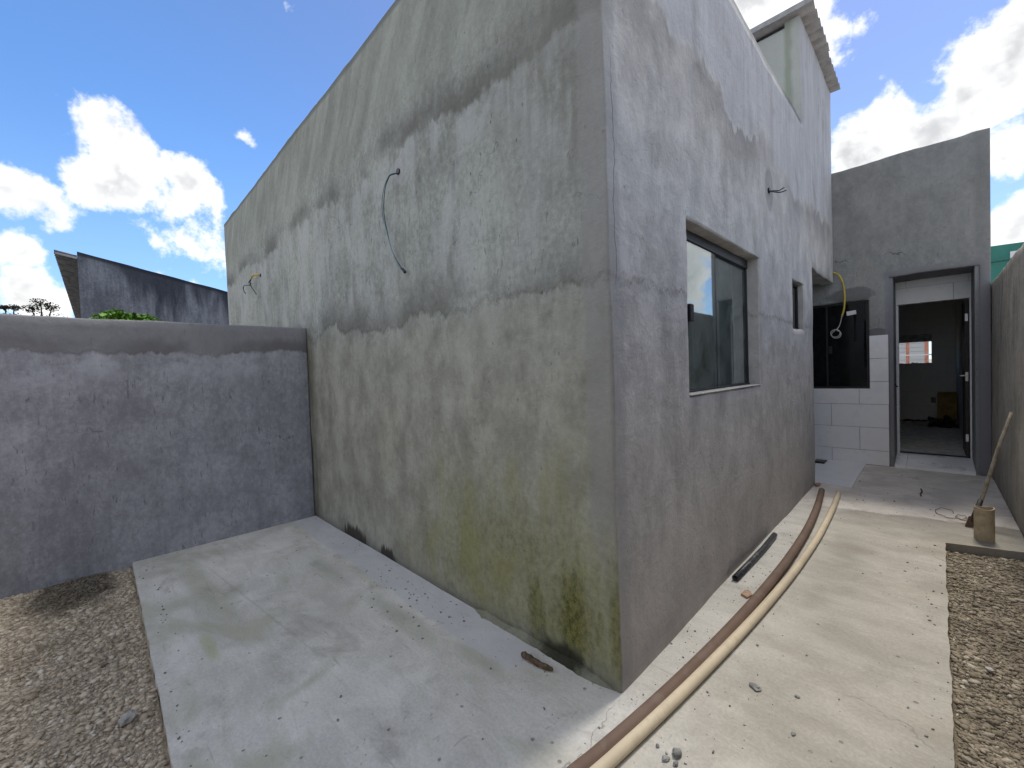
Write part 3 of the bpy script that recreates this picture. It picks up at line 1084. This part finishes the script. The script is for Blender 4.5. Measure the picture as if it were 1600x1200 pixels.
# ------------------------------------------------------------------ rear annex
ann = thing('rear_annex', (0.2, 8.6, 0), 'rear annex in grey plaster with open tiled doorway at the passage end', 'outbuilding')
YF = 5.985
grid_wall('front_wall', lambda u: ((u, YF, 0), (0, -1, 0)), -1.9, 1.493, -.02, 4.15,
          [(.590, 1.400, -1, 2.555), (-.80, .382, 1.066, 2.293)], MR, ann, thick=.60, amp=.006, jit=.012,
          top=lambda u, z: .004 * nz3(u * 2, 1, 7) + .005 * nz3(u * 7, 1, 7) if z > 4 else 0)
MB().box((1.35, 6.705, -.02), (1.492, 11.2, 3.9)).build('side_wall', MIN, ann)
MB().box((-1.9, 6.705, -.02), (-1.76, 11.2, 3.9)).build('side_wall', MIN, ann)
MB().box((-1.76, 6.705, 2.72), (1.35, 11.2, 2.85)).build('ceiling_slab', MIN, ann)
MB().box((-1.76, 6.622, 0), (1.35, 11.02, .12)).build('room_floor', MFL, ann)
# rough hole in the back wall
def ragged(x): return 1.335 + .055 * nz3(x * 7, 1, 0) + .035 * nz3(x * 23, 2, 0)
hx = [.12 + (.99 - .12) * i / 26 for i in range(27)]
YB0, YB1 = 11.03, 11.17
b = MB().box((-1.76, YB0, .12), (.12, YB1, 2.72)).box((.99, YB0, .12), (1.35, YB1, 2.72)).box((.12, YB0, 1.815), (.99, YB1, 2.72))
for a, c in zip(hx, hx[1:]):
    b.prism([(a, YB0, .12), (c, YB0, .12), (c, YB0, ragged(c)), (a, YB0, ragged(a))], (0, YB1 - YB0, 0))
b.build('back_wall', MIN, ann)
for k in range(3):  # unseen sheets, added so the rear overhang keeps sun off the room floor
    corrugated('roof_sheet', (-1.88 + 1.1 * k, 6.65, 3.42), (0, 1, -.07), (1, 0, 0), 5.75, 1.08, MRS, ann)
# tiles on the inside back wall
TI = []
rowz = [.12 + .31 * k for k in range(9)]
for r, z0 in enumerate(rowz):
    z1 = min(z0 + .307, 2.70)
    xo = -.34 + (.31 if r % 2 else 0)
    x0 = xo - .62
    while x0 < 1.33:
        a, c = max(x0, -.30), min(x0 + .617, 1.347)
        x0 += .62
        if c - a < .03:
            continue
        # clip by the hole
        if z1 > 1.36 and z0 < 1.815:
            if a < .99 and c > .99: a = .995
            elif c > .12 and a < .99 and z0 >= 1.30 : continue
            elif a < .99 and z1 > 1.36:
                if c > .12: z1c = 1.30
                else: z1c = z1
                if z1c - z0 < .03: continue
                MB().box((a, YB0 - .009, z0), (c, YB0 - .001, z1c)).build('tile', MTI, ann)
                continue
        MB().box((a, YB0 - .009, z0), (c, YB0 - .001, z1)).build('tile', MTI, ann)

# tiled inner door surround, well back in the opening
YI = 6.588
b = MB().box((.40, YI + .012, 0), (.650, YI + .11, 2.60))
b.build('door_surround', MIN, ann)
MB().box((1.352, YI + .012, 0), (1.48, YI + .11, 2.60)).build('door_surround', MIN, ann)
MB().box((.650, YI + .012, 2.232), (1.352, YI + .11, 2.60)).build('door_surround', MIN, ann)
# raw plaster jambs in front of the tile
MB().box((.580, 5.999, .0), (.628, YI - .002, 2.566), .006).build('plaster_jamb', MR, ann)
MB().box((1.362, 5.999, .0), (1.412, YI - .002, 2.566), .006).build('plaster_jamb', MR, ann)
for (x0, x1) in ((.629, .656), (1.346, 1.3615)):
    zz = [.10, .40, .80, 1.21, 1.62, 2.228]
    for a, c in zip(zz, zz[1:]):
        MB().box((x0, YI, a + .002), (x1, YI + .011, c - .002), .0015).build('tile', MT, ann)
for (x0, x1, a, c) in ((.629, .738, 2.46, 2.553), (.742, 1.340, 2.46, 2.553), (1.344, 1.3615, 2.46, 2.553),
                       (.629, 1.200, 2.232, 2.456), (1.204, 1.3615, 2.232, 2.456)):
    MB().box((x0, YI, a), (x1, YI + .011, c), .0015).build('tile', MT, ann)
for x0, x1 in ((.650, .657), (1.345, 1.352)):
    MB().box((x0, YI + .0125, .12), (x1, YI + .108, 2.229)).build('tile', MT, ann)
# sloping tiled threshold
for x0, x1 in ((.6285, .742), (.745, 1.3615)):
    b = MB()
    b.prism([(x0, 5.962, .0), (x0, 5.962, .042), (x0, YI - .001, .104), (x0, YI - .001, .0)], (x1 - x0, 0, 0))
    b.build('threshold_tile', MT, ann)
MB().box((.658, YI + .012, .10), (1.344, YI + .032, .124)).build('threshold_strip', MFR, ann)

# open door leaf against the right side
door = MB().box((1.303, 6.645, .128), (1.339, 7.31, 2.215), .003).build('door', MDR, ann)
tag(door, 'dark door leaf standing open along the right side of the doorway')
for z in (1.98, .366):
    MB().box((1.305, 6.638, z - .05), (1.333, 6.6435, z + .05), .001).build('hinge', MME, door)
MB().box((1.305, 6.638, 1.13), (1.333, 6.6435, 1.25), .001).build('lock_plate', MME, door)
b = MB().tube([(1.308, 6.70, 1.20), (1.263, 6.70, 1.20), (1.258, 6.71, 1.20), (1.258, 6.80, 1.20)], .009, 8)
b.build('handle', MME, door)

# front tiles left of the doorway
YT0, YT1 = YF - .022, YF - .007
def ftile(x0, x1, z0, z1, poly=None):
    b = MB()
    if poly:
        b.prism([(x, YT0, z) for x, z in poly], (0, YT1 - YT0, 0))
    else:
        b.box((x0, YT0, z0), (x1, YT1, z1), .002)
    return b.build('tile', MT, ann)


G_ = .0022
XR = .578
for z0, z1 in ((1.475, 1.792), (1.160, 1.475)):
    ftile(.386, XR, z0 + G_, z1 - G_)
# L-shaped tile under the window corner
z0, z1 = .845 + G_, 1.160 - G_
ftile(0, 0, 0, 0, [(.272, z0), (XR, z0), (XR, z1), (.386, z1), (.386, 1.060), (.272, 1.060)])
for x0, x1 in ((-.358, .268), (-.985, -.362), (-1.55, -.989)):
    ftile(x0, x1, z0, 1.060)
for r, (z0, z1) in enumerate(((.525, .845), (.205, .525), (.004, .205))):
    xs = [-1.55, -1.30, -.672, -.045, XR] if r % 2 == 0 else [-1.55, -.985, -.358, .270, XR]
    if r == 2:
        xs = [-1.55, -1.30, -.672, -.045, XR]
    for a, c in zip(xs, xs[1:]):
        ftile(a + G_, c - G_, z0 + G_, z1 - G_)
# grout backing
MB().box((-1.55, YF - .0068, .0), (XR - .001, YF - .004 , 1.055)).build('tile_grout', MFR, ann)

# dark porch window
pw = MB().box((-.80, 6.02, 1.066), (.382, 6.07, 1.092), .002).box((-.80, 6.02, 2.262), (.382, 6.07, 2.293), .002)
pw.box((-.80, 6.02, 1.092), (-.772, 6.07, 2.262), .002).box((.350, 6.02, 1.092), (.382, 6.07, 2.262), .002)
fw = pw.build('window', MFR, ann)
tag(fw, 'dark smoked sliding window over the white tiles in the porch')
MB().box((-.772, 6.046, 1.092), (-.06, 6.054, 2.262)).build('pane', MGD, fw)
MB().box((-.10, 6.030, 1.092), (.350, 6.038, 2.262)).build('pane', MGD, fw)
MB().box((-.104, 6.026, 1.092), (-.082, 6.042, 2.262)).build('stile', MFR, fw)
MB().box((-.075, 6.008, 1.57), (-.035, 6.029, 1.68), .004).build('handle', MFR, fw)
MB().prism([(.140, 6.0285, 2.100), (.246, 6.0285, 2.115), (.240, 6.0285, 2.170), (.135, 6.0285, 2.160)], (0, .001, 0)).build('sticker', MWS, fw)
MB().box((-1.76, 7.6, .12), (.55, 7.7, 2.72)).build('partition_wall', MIN, ann)

# porch floor tiles
for (x0, x1, y0, y1) in ((-.28, .335, 4.465, 5.225), (-.28, .335, 5.227, 5.955), (-.90, -.282, 4.465, 5.225), (-.90, -.282, 5.227, 5.955), (-1.54, -.902, 4.465, 5.225), (-1.54, -.902, 5.227, 5.955)):
    t = MB().box((x0, y0, .001), (x1, y1, .019), .0015).build('porch_floor_tile', MFT)
    t['kind'] = 'structure'

# ------------------------------------------------------------------ boundary walls
lw = grid_wall('boundary_wall', lambda u: ((-3.681, u, 0), (1, 0, 0)), -7.0, -.004, -.15, 2.005, [], ML, None, thick=.15, amp=.008,
               top=lambda u, z: .008 * nz3(u * 1.5, 1, 5) + .005 * nz3(u * 6, 1, 5), seed=3.3)
tag(lw, 'low grey plastered boundary wall butting into the left of the house', 'wall')
rw = grid_wall('boundary_wall', lambda u: ((1.496, -u, 0), (-1, 0, 0)), -11.0, 6.0, -.15, 2.33, [], MW, None, thick=.14, amp=.010,
               top=lambda u, z: .012 * nz3(u * 1.5, 1, 2) + .008 * nz3(u * 6, 1, 2), seed=5.1)
tag(rw, 'rough brownish boundary wall along the right of the passage', 'wall')
# unseen yard wall behind the viewpoint, made pale to bounce sun forward
bwv = grid_wall('boundary_wall', lambda u: ((u, -6.8, 0), (0, 1, 0)), -3.66, 1.49, -.15, 2.5, [], MYW, None, thick=.14, step=.3)
tag(bwv, 'unseen yard wall behind the viewpoint, made pale to bounce sunlight', 'wall')

# ------------------------------------------------------------------ neighbours
nb = thing('neighbour_house', (-14, 1, 0), 'sooty grey gable wall with sloping top beyond the low left wall', 'house')
NX = -9.5
ntop = lambda y: 3.843 - .206 * (y + 1.757)
ys = [-1.757 + 5.5 * i / 50 for i in range(51)]
b = MB()
b.prism([(NX, -1.757, -.1), (NX, 3.8, -.1)] + [(NX, y, ntop(y) + .008 * nz3(y * 3, 0, 0)) for y in reversed(ys)], (-.16, 0, 0))
b.build('gable_wall', MN, nb)
MB().box((-20, -1.757, -.1), (NX - .16, -1.6, 3.68)).build('side_wall', MN, nb)
MB().box((-20, 3.6, -.1), (NX - .16, 3.74, 2.5)).build('side_wall', MN, nb)
sl_ = Vector((0, 1, -.206)).normalized()
for k in range(9):
    x0 = NX - .165 - 1.1 * k
    if k == 0:
        # verge sheet reaches the gable line only on the overhang
        corrugated('roof_sheet', (NX - .005, -2.03, 3.815), sl_, (-1, 0, 0), .272, .17, MRD, nb)
    corrugated('roof_sheet', (x0 - .01, -2.03, 3.815 + .004 * (k % 2)), sl_, (-1, 0, 0), 5.9, 1.1, MRD, nb)
MB().prism([(NX - .01, -2.02, 3.770), (NX - .01, -1.762, 3.717), (NX - .01, -1.762, 3.757), (NX - .01, -2.02, 3.796)], (-.03, 0, 0)).build('verge_board', MRS, nb)

gb = thing('neighbour_building', (2.4, 15.5, 0), 'teal green building peeking over the right boundary wall', 'building')
b = MB()
b.prism([(1.62, 14, -.1), (3.2, 14, -.1), (3.2, 14, 4.08), (2.55, 14, 4.115), (1.62, 14, 4.145)], (0, 3, 0))
b.build('wall', MGN, gb)
MB().box((2.33, 13.96, 3.78), (2.43, 13.998, 3.93), .004).build('wall_box', MWS, gb)
MB().box((1.62, 13.985, 3.735), (3.2, 13.998, 3.745)).build('wall_joint', MDR, gb)

# what shows through the hole at the back of the annex
wh = thing('white_shed', (0, 17, 0), 'white boarded shed seen through the ragged hole in the annex', 'shed')
MB().box((-2.5, 17, -.1), (.93, 20, 2.9)).build('wall', MWS, wh)
for k in range(22):
    MB().box((-2.5, 16.978, .0 + k * .13), (.93, 16.999, .0 + k * .13 + .122), .003).build('board', MWS, wh)
fp = thing('post_fence', (.7, 14, 0), 'salmon pink posts with pale rail beyond the annex hole', 'fence')
for x in (.47, .535, .895):
    if x == .47: continue
    MB().box((x - .035, 14, -.1), (x + .035, 14.07, 2.6), .004).build('post', MPK, fp)
MB().box((-1.5, 13.975, 1.535), (2.2, 13.999, 1.575), .003).build('rail', MWS, fp)
MB().box((-1.5, 13.975, .535), (2.2, 13.999, .575), .003).build('rail', MWS, fp)

# ------------------------------------------------------------------ plants
def leaves(bm_, c, r, n, size, squash=.7, tip=.35):
    for _ in range(n):
        d = Vector((random.gauss(0, 1), random.gauss(0, 1), random.gauss(0, 1))).normalized()
        p = Vector(c) + Vector((d.x * r, d.y * r, d.z * r * squash)) * random.random() ** .45
        a = Vector((random.uniform(-1, 1), random.uniform(-1, 1), random.uniform(-.7, .5))).normalized()
        w = a.orthogonal().normalized()
        w.rotate(Matrix.Rotation(random.uniform(0, 6.28), 3, a))
        L = size * random.uniform(.6, 1.3)
        nrm = a.cross(w)
        q = [p, p + a * L * .45 + w * L * tip + nrm * L * .05, p + a * L, p + a * L * .45 - w * L * tip + nrm * L * .05]
        bm_.faces.new([bm_.verts.new(x) for x in q])


def plant(name, base, label, cat, clumps, trunk_pts, lm, leaf, n, group=None, trad=.03):
    t = thing(name, base, label, cat, group)
    b = MB()
    for c, r in clumps:
        leaves(b.bm, c, r, n, leaf)
    me = bpy.data.meshes.new('crown')
    b.bm.to_mesh(me)
    b.bm.free()
    link('crown', me, lm, t)
    b = MB()
    b.tube(trunk_pts, [trad * (1 - .6 * i / (len(trunk_pts) - 1)) for i in range(len(trunk_pts))], 7)
    for c, r in clumps:
        c = Vector(c)
        a = Vector(trunk_pts[-2])
        b.tube([a, (a + c) / 2 + Vector((0, 0, -.04)), c + Vector((0, 0, r * .4))], [trad * .5, trad * .35, trad * .12], 5)
    b.build('trunk', MBA, t)
    return t


plant('leafy_shrub', (-5.2, -1.35, -.15), 'bright green leafy shrub topping the low left wall', 'shrub',
      [((-5.2, -1.50, 2.14), .14), ((-5.25, -1.40, 2.19), .13), ((-5.2, -1.27, 2.17), .11), ((-5.15, -1.18, 2.15), .12), ((-5.3, -1.55, 1.95), .22), ((-5.2, -1.2, 1.9), .22)],
      [(-5.2, -1.35, -.15), (-5.22, -1.36, .8), (-5.2, -1.33, 1.5), (-5.2, -1.34, 1.9)], MLF, .055, 420)
for (px, cl, lab) in ((-2.36, [((-12, -2.36, 3.24), .17), ((-12, -2.20, 3.18), .13), ((-12, -2.50, 3.12), .13), ((-12.1, -2.25, 2.9), .3)], 'dark twiggy treetop above the left wall, nearer the gable'),
                      (-2.78, [((-12, -2.72, 3.13), .09), ((-12, -2.85, 3.12), .07), ((-12, -2.76, 2.9), .2)], 'smaller dark twiggy treetop above the left wall, farther from the gable')):
    plant('twiggy_tree', (-12, px, -.15), lab, 'tree', cl, [(-12, px, -.15), (-12.05, px + .03, 1.5), (-12, px, 2.6), (-12, px, 3.0)], MTW, .034, 230, 'dark treetops behind the left wall', .05)

# ------------------------------------------------------------------ pipes
BROWN = [(0.12, 4.043), (0.183, 3.351), (0.23, 2.628), (0.251, 1.968), (0.237, 1.488), (0.219, 1.074), (0.204, 0.737), (0.187, 0.398), (0.165, 0.114), (0.141, -0.136), (0.113, -0.314), (0.095, -0.415), (.02, -.80), (-.08, -1.25)]
CREAM = [(0.267, 4.044), (0.297, 3.408), (0.326, 2.566), (0.317, 1.89), (0.293, 1.453), (0.277, 1.022), (0.254, 0.666), (0.226, 0.365), (0.199, 0.122), (0.174, -0.107), (0.154, -0.285), (0.142, -0.364), (.08, -.80), (.0, -1.25)]
def smooth_hose(pts):
    a = np.array(pts)
    k = np.polyfit(a[:, 1], a[:, 0], 5)
    return [(float(np.polyval(k, y)), y) for _, y in pts]


BROWN, CREAM = smooth_hose(BROWN), smooth_hose(CREAM)
o = MB().tube([(p.x, p.y, .030) for p in smooth_path([(x, y, 0) for x, y in BROWN], 90)], .029, 16, inner=.86).build('plastic_pipe', MBR, None, True)
tag(o, 'long bent brown plastic pipe lying nearer the house wall', 'pipe', 'long pipes on the paving')
o = MB().tube([(p.x, p.y, .025) for p in smooth_path([(x, y, 0) for x, y in CREAM], 90)], .024, 16, inner=.86).build('plastic_pipe', MCR, None, True)
tag(o, 'long bent cream plastic pipe lying beside the brown one', 'pipe', 'long pipes on the paving')
o = MB().tube([(.052, 2.36, .023), (.058, 2.0, .022), (.054, 1.7, .022), (.047, 1.38, .022)], .021, 12, inner=.8).build('pipe_offcut', MBK, None, True)
tag(o, 'short black pipe offcut lying against the foot of the passage wall', 'pipe')

# beige pipe stub standing on the paving
b = MB()
cx, cy, r, hgt = 1.272, 3.335, .056, .255
n = 24
R0, R1, R2, R3 = [], [], [], []
for k in range(n):
    a = 2 * math.pi * k / n
    wv = .006 * math.sin(a * 2 + 1)
    ca, sa = math.cos(a), math.sin(a)
    R0.append(b.bm.verts.new((cx + ca * r * 1.02, cy + sa * r * 1.02, .0)))
    R1.append(b.bm.verts.new((cx + ca * r, cy + sa * r, hgt + wv)))
    R2.append(b.bm.verts.new((cx + ca * r * .90, cy + sa * r * .90, hgt + wv)))
    R3.append(b.bm.verts.new((cx + ca * r * .90, cy + sa * r * .90, .03)))
for k in range(n):
    j = (k + 1) % n
    b.bm.faces.new((R0[k], R0[j], R1[j], R1[k]))
    b.bm.faces.new((R1[k], R1[j], R2[j], R2[k]))
    b.bm.faces.new((R2[k], R2[j], R3[j], R3[k]))
b.bm.faces.new(R3)
o = b.build('pipe_stub', MST, None, False)
tag(o, 'short beige pipe stub standing upright at the gravel corner', 'pipe')

# long-handled hoe leaning on the right wall behind it
hoe = thing('hoe', (1.25, 3.66, 0), 'long handled hoe leaning on the right boundary wall behind the pipe stub', 'tool')
p0, p1 = Vector((1.225, 3.64, .04)), Vector((1.476, 4.03, .955))
MB().tube([p0, p0.lerp(p1, .3) + Vector((.004, 0, 0)), p0.lerp(p1, .65) + Vector((-.004, .003, 0)), p1], [.013, .0135, .0135, .013], 10).build('handle', MWD, hoe, True)
MB().tube([p0.lerp(p1, .0), p0.lerp(p1, .20)], [.024, .017], 10).build('ferrule', MDR, hoe, True)
b = MB()
b.prism([(1.180, 3.60, .004), (1.245, 3.63, .004), (1.250, 3.655, .10), (1.205, 3.64, .085)], (-.004, .010, 0))
b.build('blade', MWB, hoe)

# wood scrap by the front wall
b = MB()
sp = smooth_path([(-.50, -.118, .016), (-.44, -.118, .018), (-.38, -.115, .015), (-.315, -.098, .012)], 12)
b.tube(sp, [.010] + [.016 - .004 * i / len(sp) + .002 * math.sin(i * 2.1) for i in range(1, len(sp) - 1)] + [.006], 7)
o = b.build('wood_scrap', MWB)
tag(o, 'short bent piece of brown wood on the slab by the wall', 'wood scrap')

# stones
def stone(x, y, s, label, mat=MRK, z=0, flat=.5):
    o = MB().rock((x, y, z + s * flat * .75), s, 2, .35, flat).build('stone', mat)
    tag(o, label, 'stone', 'loose stones on the ground')


stone(.418, .438, .026, 'flat grey stone right of the cream pipe, largest one on the paving', MRK, 0, .3)
stone(.305, -.118, .021, 'dark grey stone near the lower frame edge, largest of its trio', MRK, 0, .6)
stone(.283, -.168, .015, 'grey stone left in the trio by the lower frame edge')
stone(.318, -.160, .012, 'smallest grey stone in the trio by the lower frame edge')
stone(.565, .50, .010, 'tiny grey stone to the right of the flat grey stone')
stone(.235, -.135, .009, 'tiny brownish stone between cream pipe and the trio of stones')
stone(.342, .760, .008, 'tiny dark stone touching the shade of the cream pipe')
stone(.595, .27, .010, 'tiny dark stone on bare concrete in the lower right paving')
stone(-1.52, -1.565, .032, 'pale grey stone lying on the left gravel', MRP, dirt_left(-1.52, -1.565) + .012, .7)
stone(-1.30, -1.70, .020, 'small cream stone on the left gravel near the frame bottom', MCR, dirt_left(-1.30, -1.70) + .012, .6)
stone(1.17, 1.35, .016, 'small whitish stone on the right gravel bed', MRP, dirt_z(1.17, 1.35) + .012, .5)

o = MB().prism([(.128, 1.22, .001), (.172, 1.20, .001), (.185, 1.255, .001), (.15, 1.30, .001), (.135, 1.275, .001)], (.0, 0, .012)).build('terracotta_shard', MTC)
tag(o, 'small orange terracotta shard beside the brown pipe', 'shard')

# twine and mortar spill near the stub
pts = []
for k in range(26):
    a = k / 25 * 9
    pts.append((1.03 + .09 * math.cos(a) * (1 - k / 60) + .006 * k, 3.98 + .16 * math.sin(a) * (1 - k / 50) - .006 * k, .006 + .004 * (k % 3)))
pts += [(1.17, 3.80, .006), (1.20, 3.79, .006)]
o = MB().tube(smooth_path(pts, 120), .0032, 6).build('twine', MWD)
tag(o, 'loose tangle of brown twine on the paving left of the pipe stub', 'twine')
o = MB().tube(smooth_path([(.895, 4.83, .006), (.905, 4.70, .007), (.895, 4.60, .006), (.90, 4.50, .006)], 12), .007, 6).build('rod', MWB)
tag(o, 'short thin dark rod lying in the middle of the rear paving', 'rod')
o = MB().rock((.035, 4.33, .022), .035, 2, .4, .6).build('debris_lump', MTC)
tag(o, 'small reddish lump of debris at the far corner of the passage wall', 'debris')
b = MB()
b.box((-.22, 5.60, .0195), (-.085, 5.83, .036), .004)
b.box((-.20, 5.62, .0362), (-.105, 5.81, .042), .003)
o = b.build('rubber_mat', MBG)
tag(o, 'small folded black sheet on the white porch floor', 'sheet')

# debris crumbs
P, S = [], []
def crumbs(n, x0, x1, y0, y1, lo, hi, f=None):
    for _ in range(n):
        x, y = random.uniform(x0, x1), random.uniform(y0, y1)
        if f: x, y = f(x, y)
        if x < 0.005 and y > -.012: continue
        if y < -1.44 or x > 1.03 + y * .007: continue
        P.append((x, y, 0)); S.append(lo + (hi - lo) * random.random() ** 3)
crumbs(90, -3.3, -.02, -.30, -.02, .0025, .008)
crumbs(66, -1.9, -.9, -.46, -.1, .003, .008)
crumbs(132, .01, .2, -.1, 2.8, .0022, .007)
crumbs(102, .2, 1.0, -.7, 3.3, .002, .0065)
crumbs(54, -2.9, 0, -1.42, -.3, .002, .007)
crumbs(72, .0, .6, -.6, .6, .002, .006)
crumbs(55, -3.6, -.9, -1.438, -1.33, .002, .008)
crumbs(45, .96, 1.03, -.3, 3.0, .002, .008)
crumbs(54, .3, 1.0, 3.4, 5.5, .003, .010)
crumbs(36, .85, 1.02, -.5, 3.0, .002, .007)
o = scatter('debris_crumbs', P, np.array(S), MRK, (.5, .9), .2)
tag(o, 'scattered mortar crumbs and grit on the concrete paving')

# ------------------------------------------------------------------ wall cables
def cable(name, loc, label, wires, hole=None):
    t = thing(name, loc, label, 'cable', 'loose cables at wall outlets')
    for nm, pts, r, m in wires:
        MB().tube(smooth_path(pts, max(40, len(pts) * 5)), r, 7).build(nm, m, t, True)
    if hole:
        MB().tube([hole[0], hole[1]], hole[2], 12).build('outlet', MBG, t)
    return t


WA = [(-1.700, -.002, 2.915), (-1.72, -.05, 2.893), (-1.756, -0.05, 2.886), (-1.81, -0.05, 2.836), (-1.848, -0.045, 2.751), (-1.863, -0.04, 2.658), (-1.844, -0.035, 2.554), (-1.81, -0.03, 2.423), (-1.741, -0.03, 2.31), (-1.655, -0.03, 2.217)]
WB = [(x + .012 * math.sin(i * 1.1), y - .008, z) for i, (x, y, z) in enumerate(WA)]
cable('wall_cable', (-1.7, 0, 2.9), 'long curved blue and black cable dangling down the front wall',
      [('wire', WA, .0030, MBW), ('wire', WB, .0027, MLB), ('cable_end', [WA[-1], (-1.635, -.03, 2.20), (-1.622, -.03, 2.188)], .011, MBG)],
      ((-1.70, .01, 2.925), (-1.70, -.010, 2.925), .022))
cable('wall_cable', (-5.3, 0, 2.9), 'knotted dark blue wires on a yellow tube at the far left of the front wall',
      [('conduit', [(-5.28, .0, 2.88), (-5.36, -.05, 2.885), (-5.46, -.06, 2.882), (-5.53, -.06, 2.86)], .012, MYE),
       ('wire', [(-5.53, -.06, 2.86), (-5.572, -0.06, 2.831), (-5.566, -0.06, 2.794), (-5.721, -0.06, 2.806), (-5.894, -0.06, 2.833), (-5.955, -0.06, 2.809), (-5.938, -0.06, 2.768), (-5.843, -0.06, 2.715)], .006, MBW),
       ('wire', [(-5.53, -.06, 2.86), (-5.60, -.07, 2.82), (-5.52, -.065, 2.80), (-5.58, -.07, 2.78), (-5.567, -0.06, 2.787), (-5.506, -0.06, 2.74), (-5.384, -0.06, 2.67), (-5.301, -0.06, 2.618)], .006, MBW)],
      ((-5.28, .01, 2.87), (-5.28, -.012, 2.87), .022))
cable('wall_cable', (0, 2.6, 2.95), 'short cut black wires sticking out of the passage wall above the windows',
      [('wire', [(.0, 2.60, 2.955), (.03, 2.62, 2.95), (.06, 2.68, 2.96), (.09, 2.72, 2.985)], .006, MBW),
       ('wire', [(.0, 2.60, 2.955), (.03, 2.61, 2.94), (.07, 2.66, 2.935), (.11, 2.70, 2.95)], .006, MBW)],
      ((-.01, 2.60, 2.955), (.012, 2.60, 2.955), .024))
yc = 5.93
ring = []
for k in range(40):
    a = math.pi / 2 + k / 39 * 4 * math.pi
    rr = .054 + .006 * math.sin(k * .33)
    ring.append((.026 + rr * math.cos(a) + .010 * (k > 20), yc - .004 * (k % 5), 1.858 + rr * .98 * math.sin(a) - .018 * (k > 20)))
cable('wall_cable', (0, 5.93, 2.7), 'yellow conduit and coiled white wire hanging in the porch before the dark window',
      [('conduit', [(-.005, 5.95, 2.735), (0.064, 5.93, 2.682), (0.106, 5.93, 2.581), (0.128, 5.93, 2.415), (0.123, 5.93, 2.217), (0.097, 5.93, 2.094)], .0125, MYE),
       ('wire', [(0.097, 5.93, 2.10), (0.072, 5.93, 1.979), (0.045, 5.93, 1.925)] + ring, .005, MWH)])
cable('wall_cable', (.592, 6.2, 1.1), 'short black wire hooked from the left reveal of the tiled doorway',
      [('wire', [(.592, 6.15, 1.13), (.615, 6.15, 1.135), (.64, 6.16, 1.10), (.66, 6.17, 1.075)], .008, MBW)])

# ------------------------------------------------------------------ things in the dark room
o = MB().box((.975, YB0 - .02, .50), (1.045, YB0 - .0095, .62), .003).build('wall_socket', MBG)
tag(o, 'small black socket box on the inner tiled wall of the annex', 'socket')
bx = thing('cardboard_box', (1.23, 10.55, .12), 'brown cardboard box standing at the back of the dark annex room', 'box')
MB().box((1.07, 10.38, .121), (1.34, 10.85, .72), .004).build('body', MCB, bx)
MB().prism([(1.07, 10.378, .72), (1.335, 10.378, .72), (1.33, 10.30, .775), (1.08, 10.31, .77)], (0, .004, .002)).build('flap', MCB, bx)
b = MB()
for (x, y, s) in ((1.06, 9.95, .13), (1.20, 9.92, .15), (1.30, 9.98, .11), (1.14, 10.06, .12)):
    b.rock((x, y, .12 + s * .5), s, 3, .9, .7)
o = b.build('plastic_bag', MBG)
tag(o, 'crumpled black plastic bag on the floor before the cardboard box', 'bag')
b = MB()
for k in range(9):
    b.rock((.58 + .04 * k, 10.75 + .05 * (k % 3), .135), .03 + .02 * random.random(), 1, .6, .5)
o = b.build('rubble', MBG)
tag(o, 'low heap of dark rubble on the annex floor under the hole', 'rubble')
b = MB()
for k in range(8):
    x = .52 + .06 * k
    b.rock((x, YB0 + .06, ragged(x) + .012), .022 + .02 * random.random(), 1, .6, .6)
o = b.build('mortar_rubble', MBG)
tag(o, 'dark mortar lumps left along the ragged bottom of the wall hole', 'rubble')

sc.render.engine = 'CYCLES'
sc.cycles.max_bounces = 6
sc.cycles.diffuse_bounces = 4
sc.cycles.glossy_bounces = 3
sc.cycles.transparent_max_bounces = 8
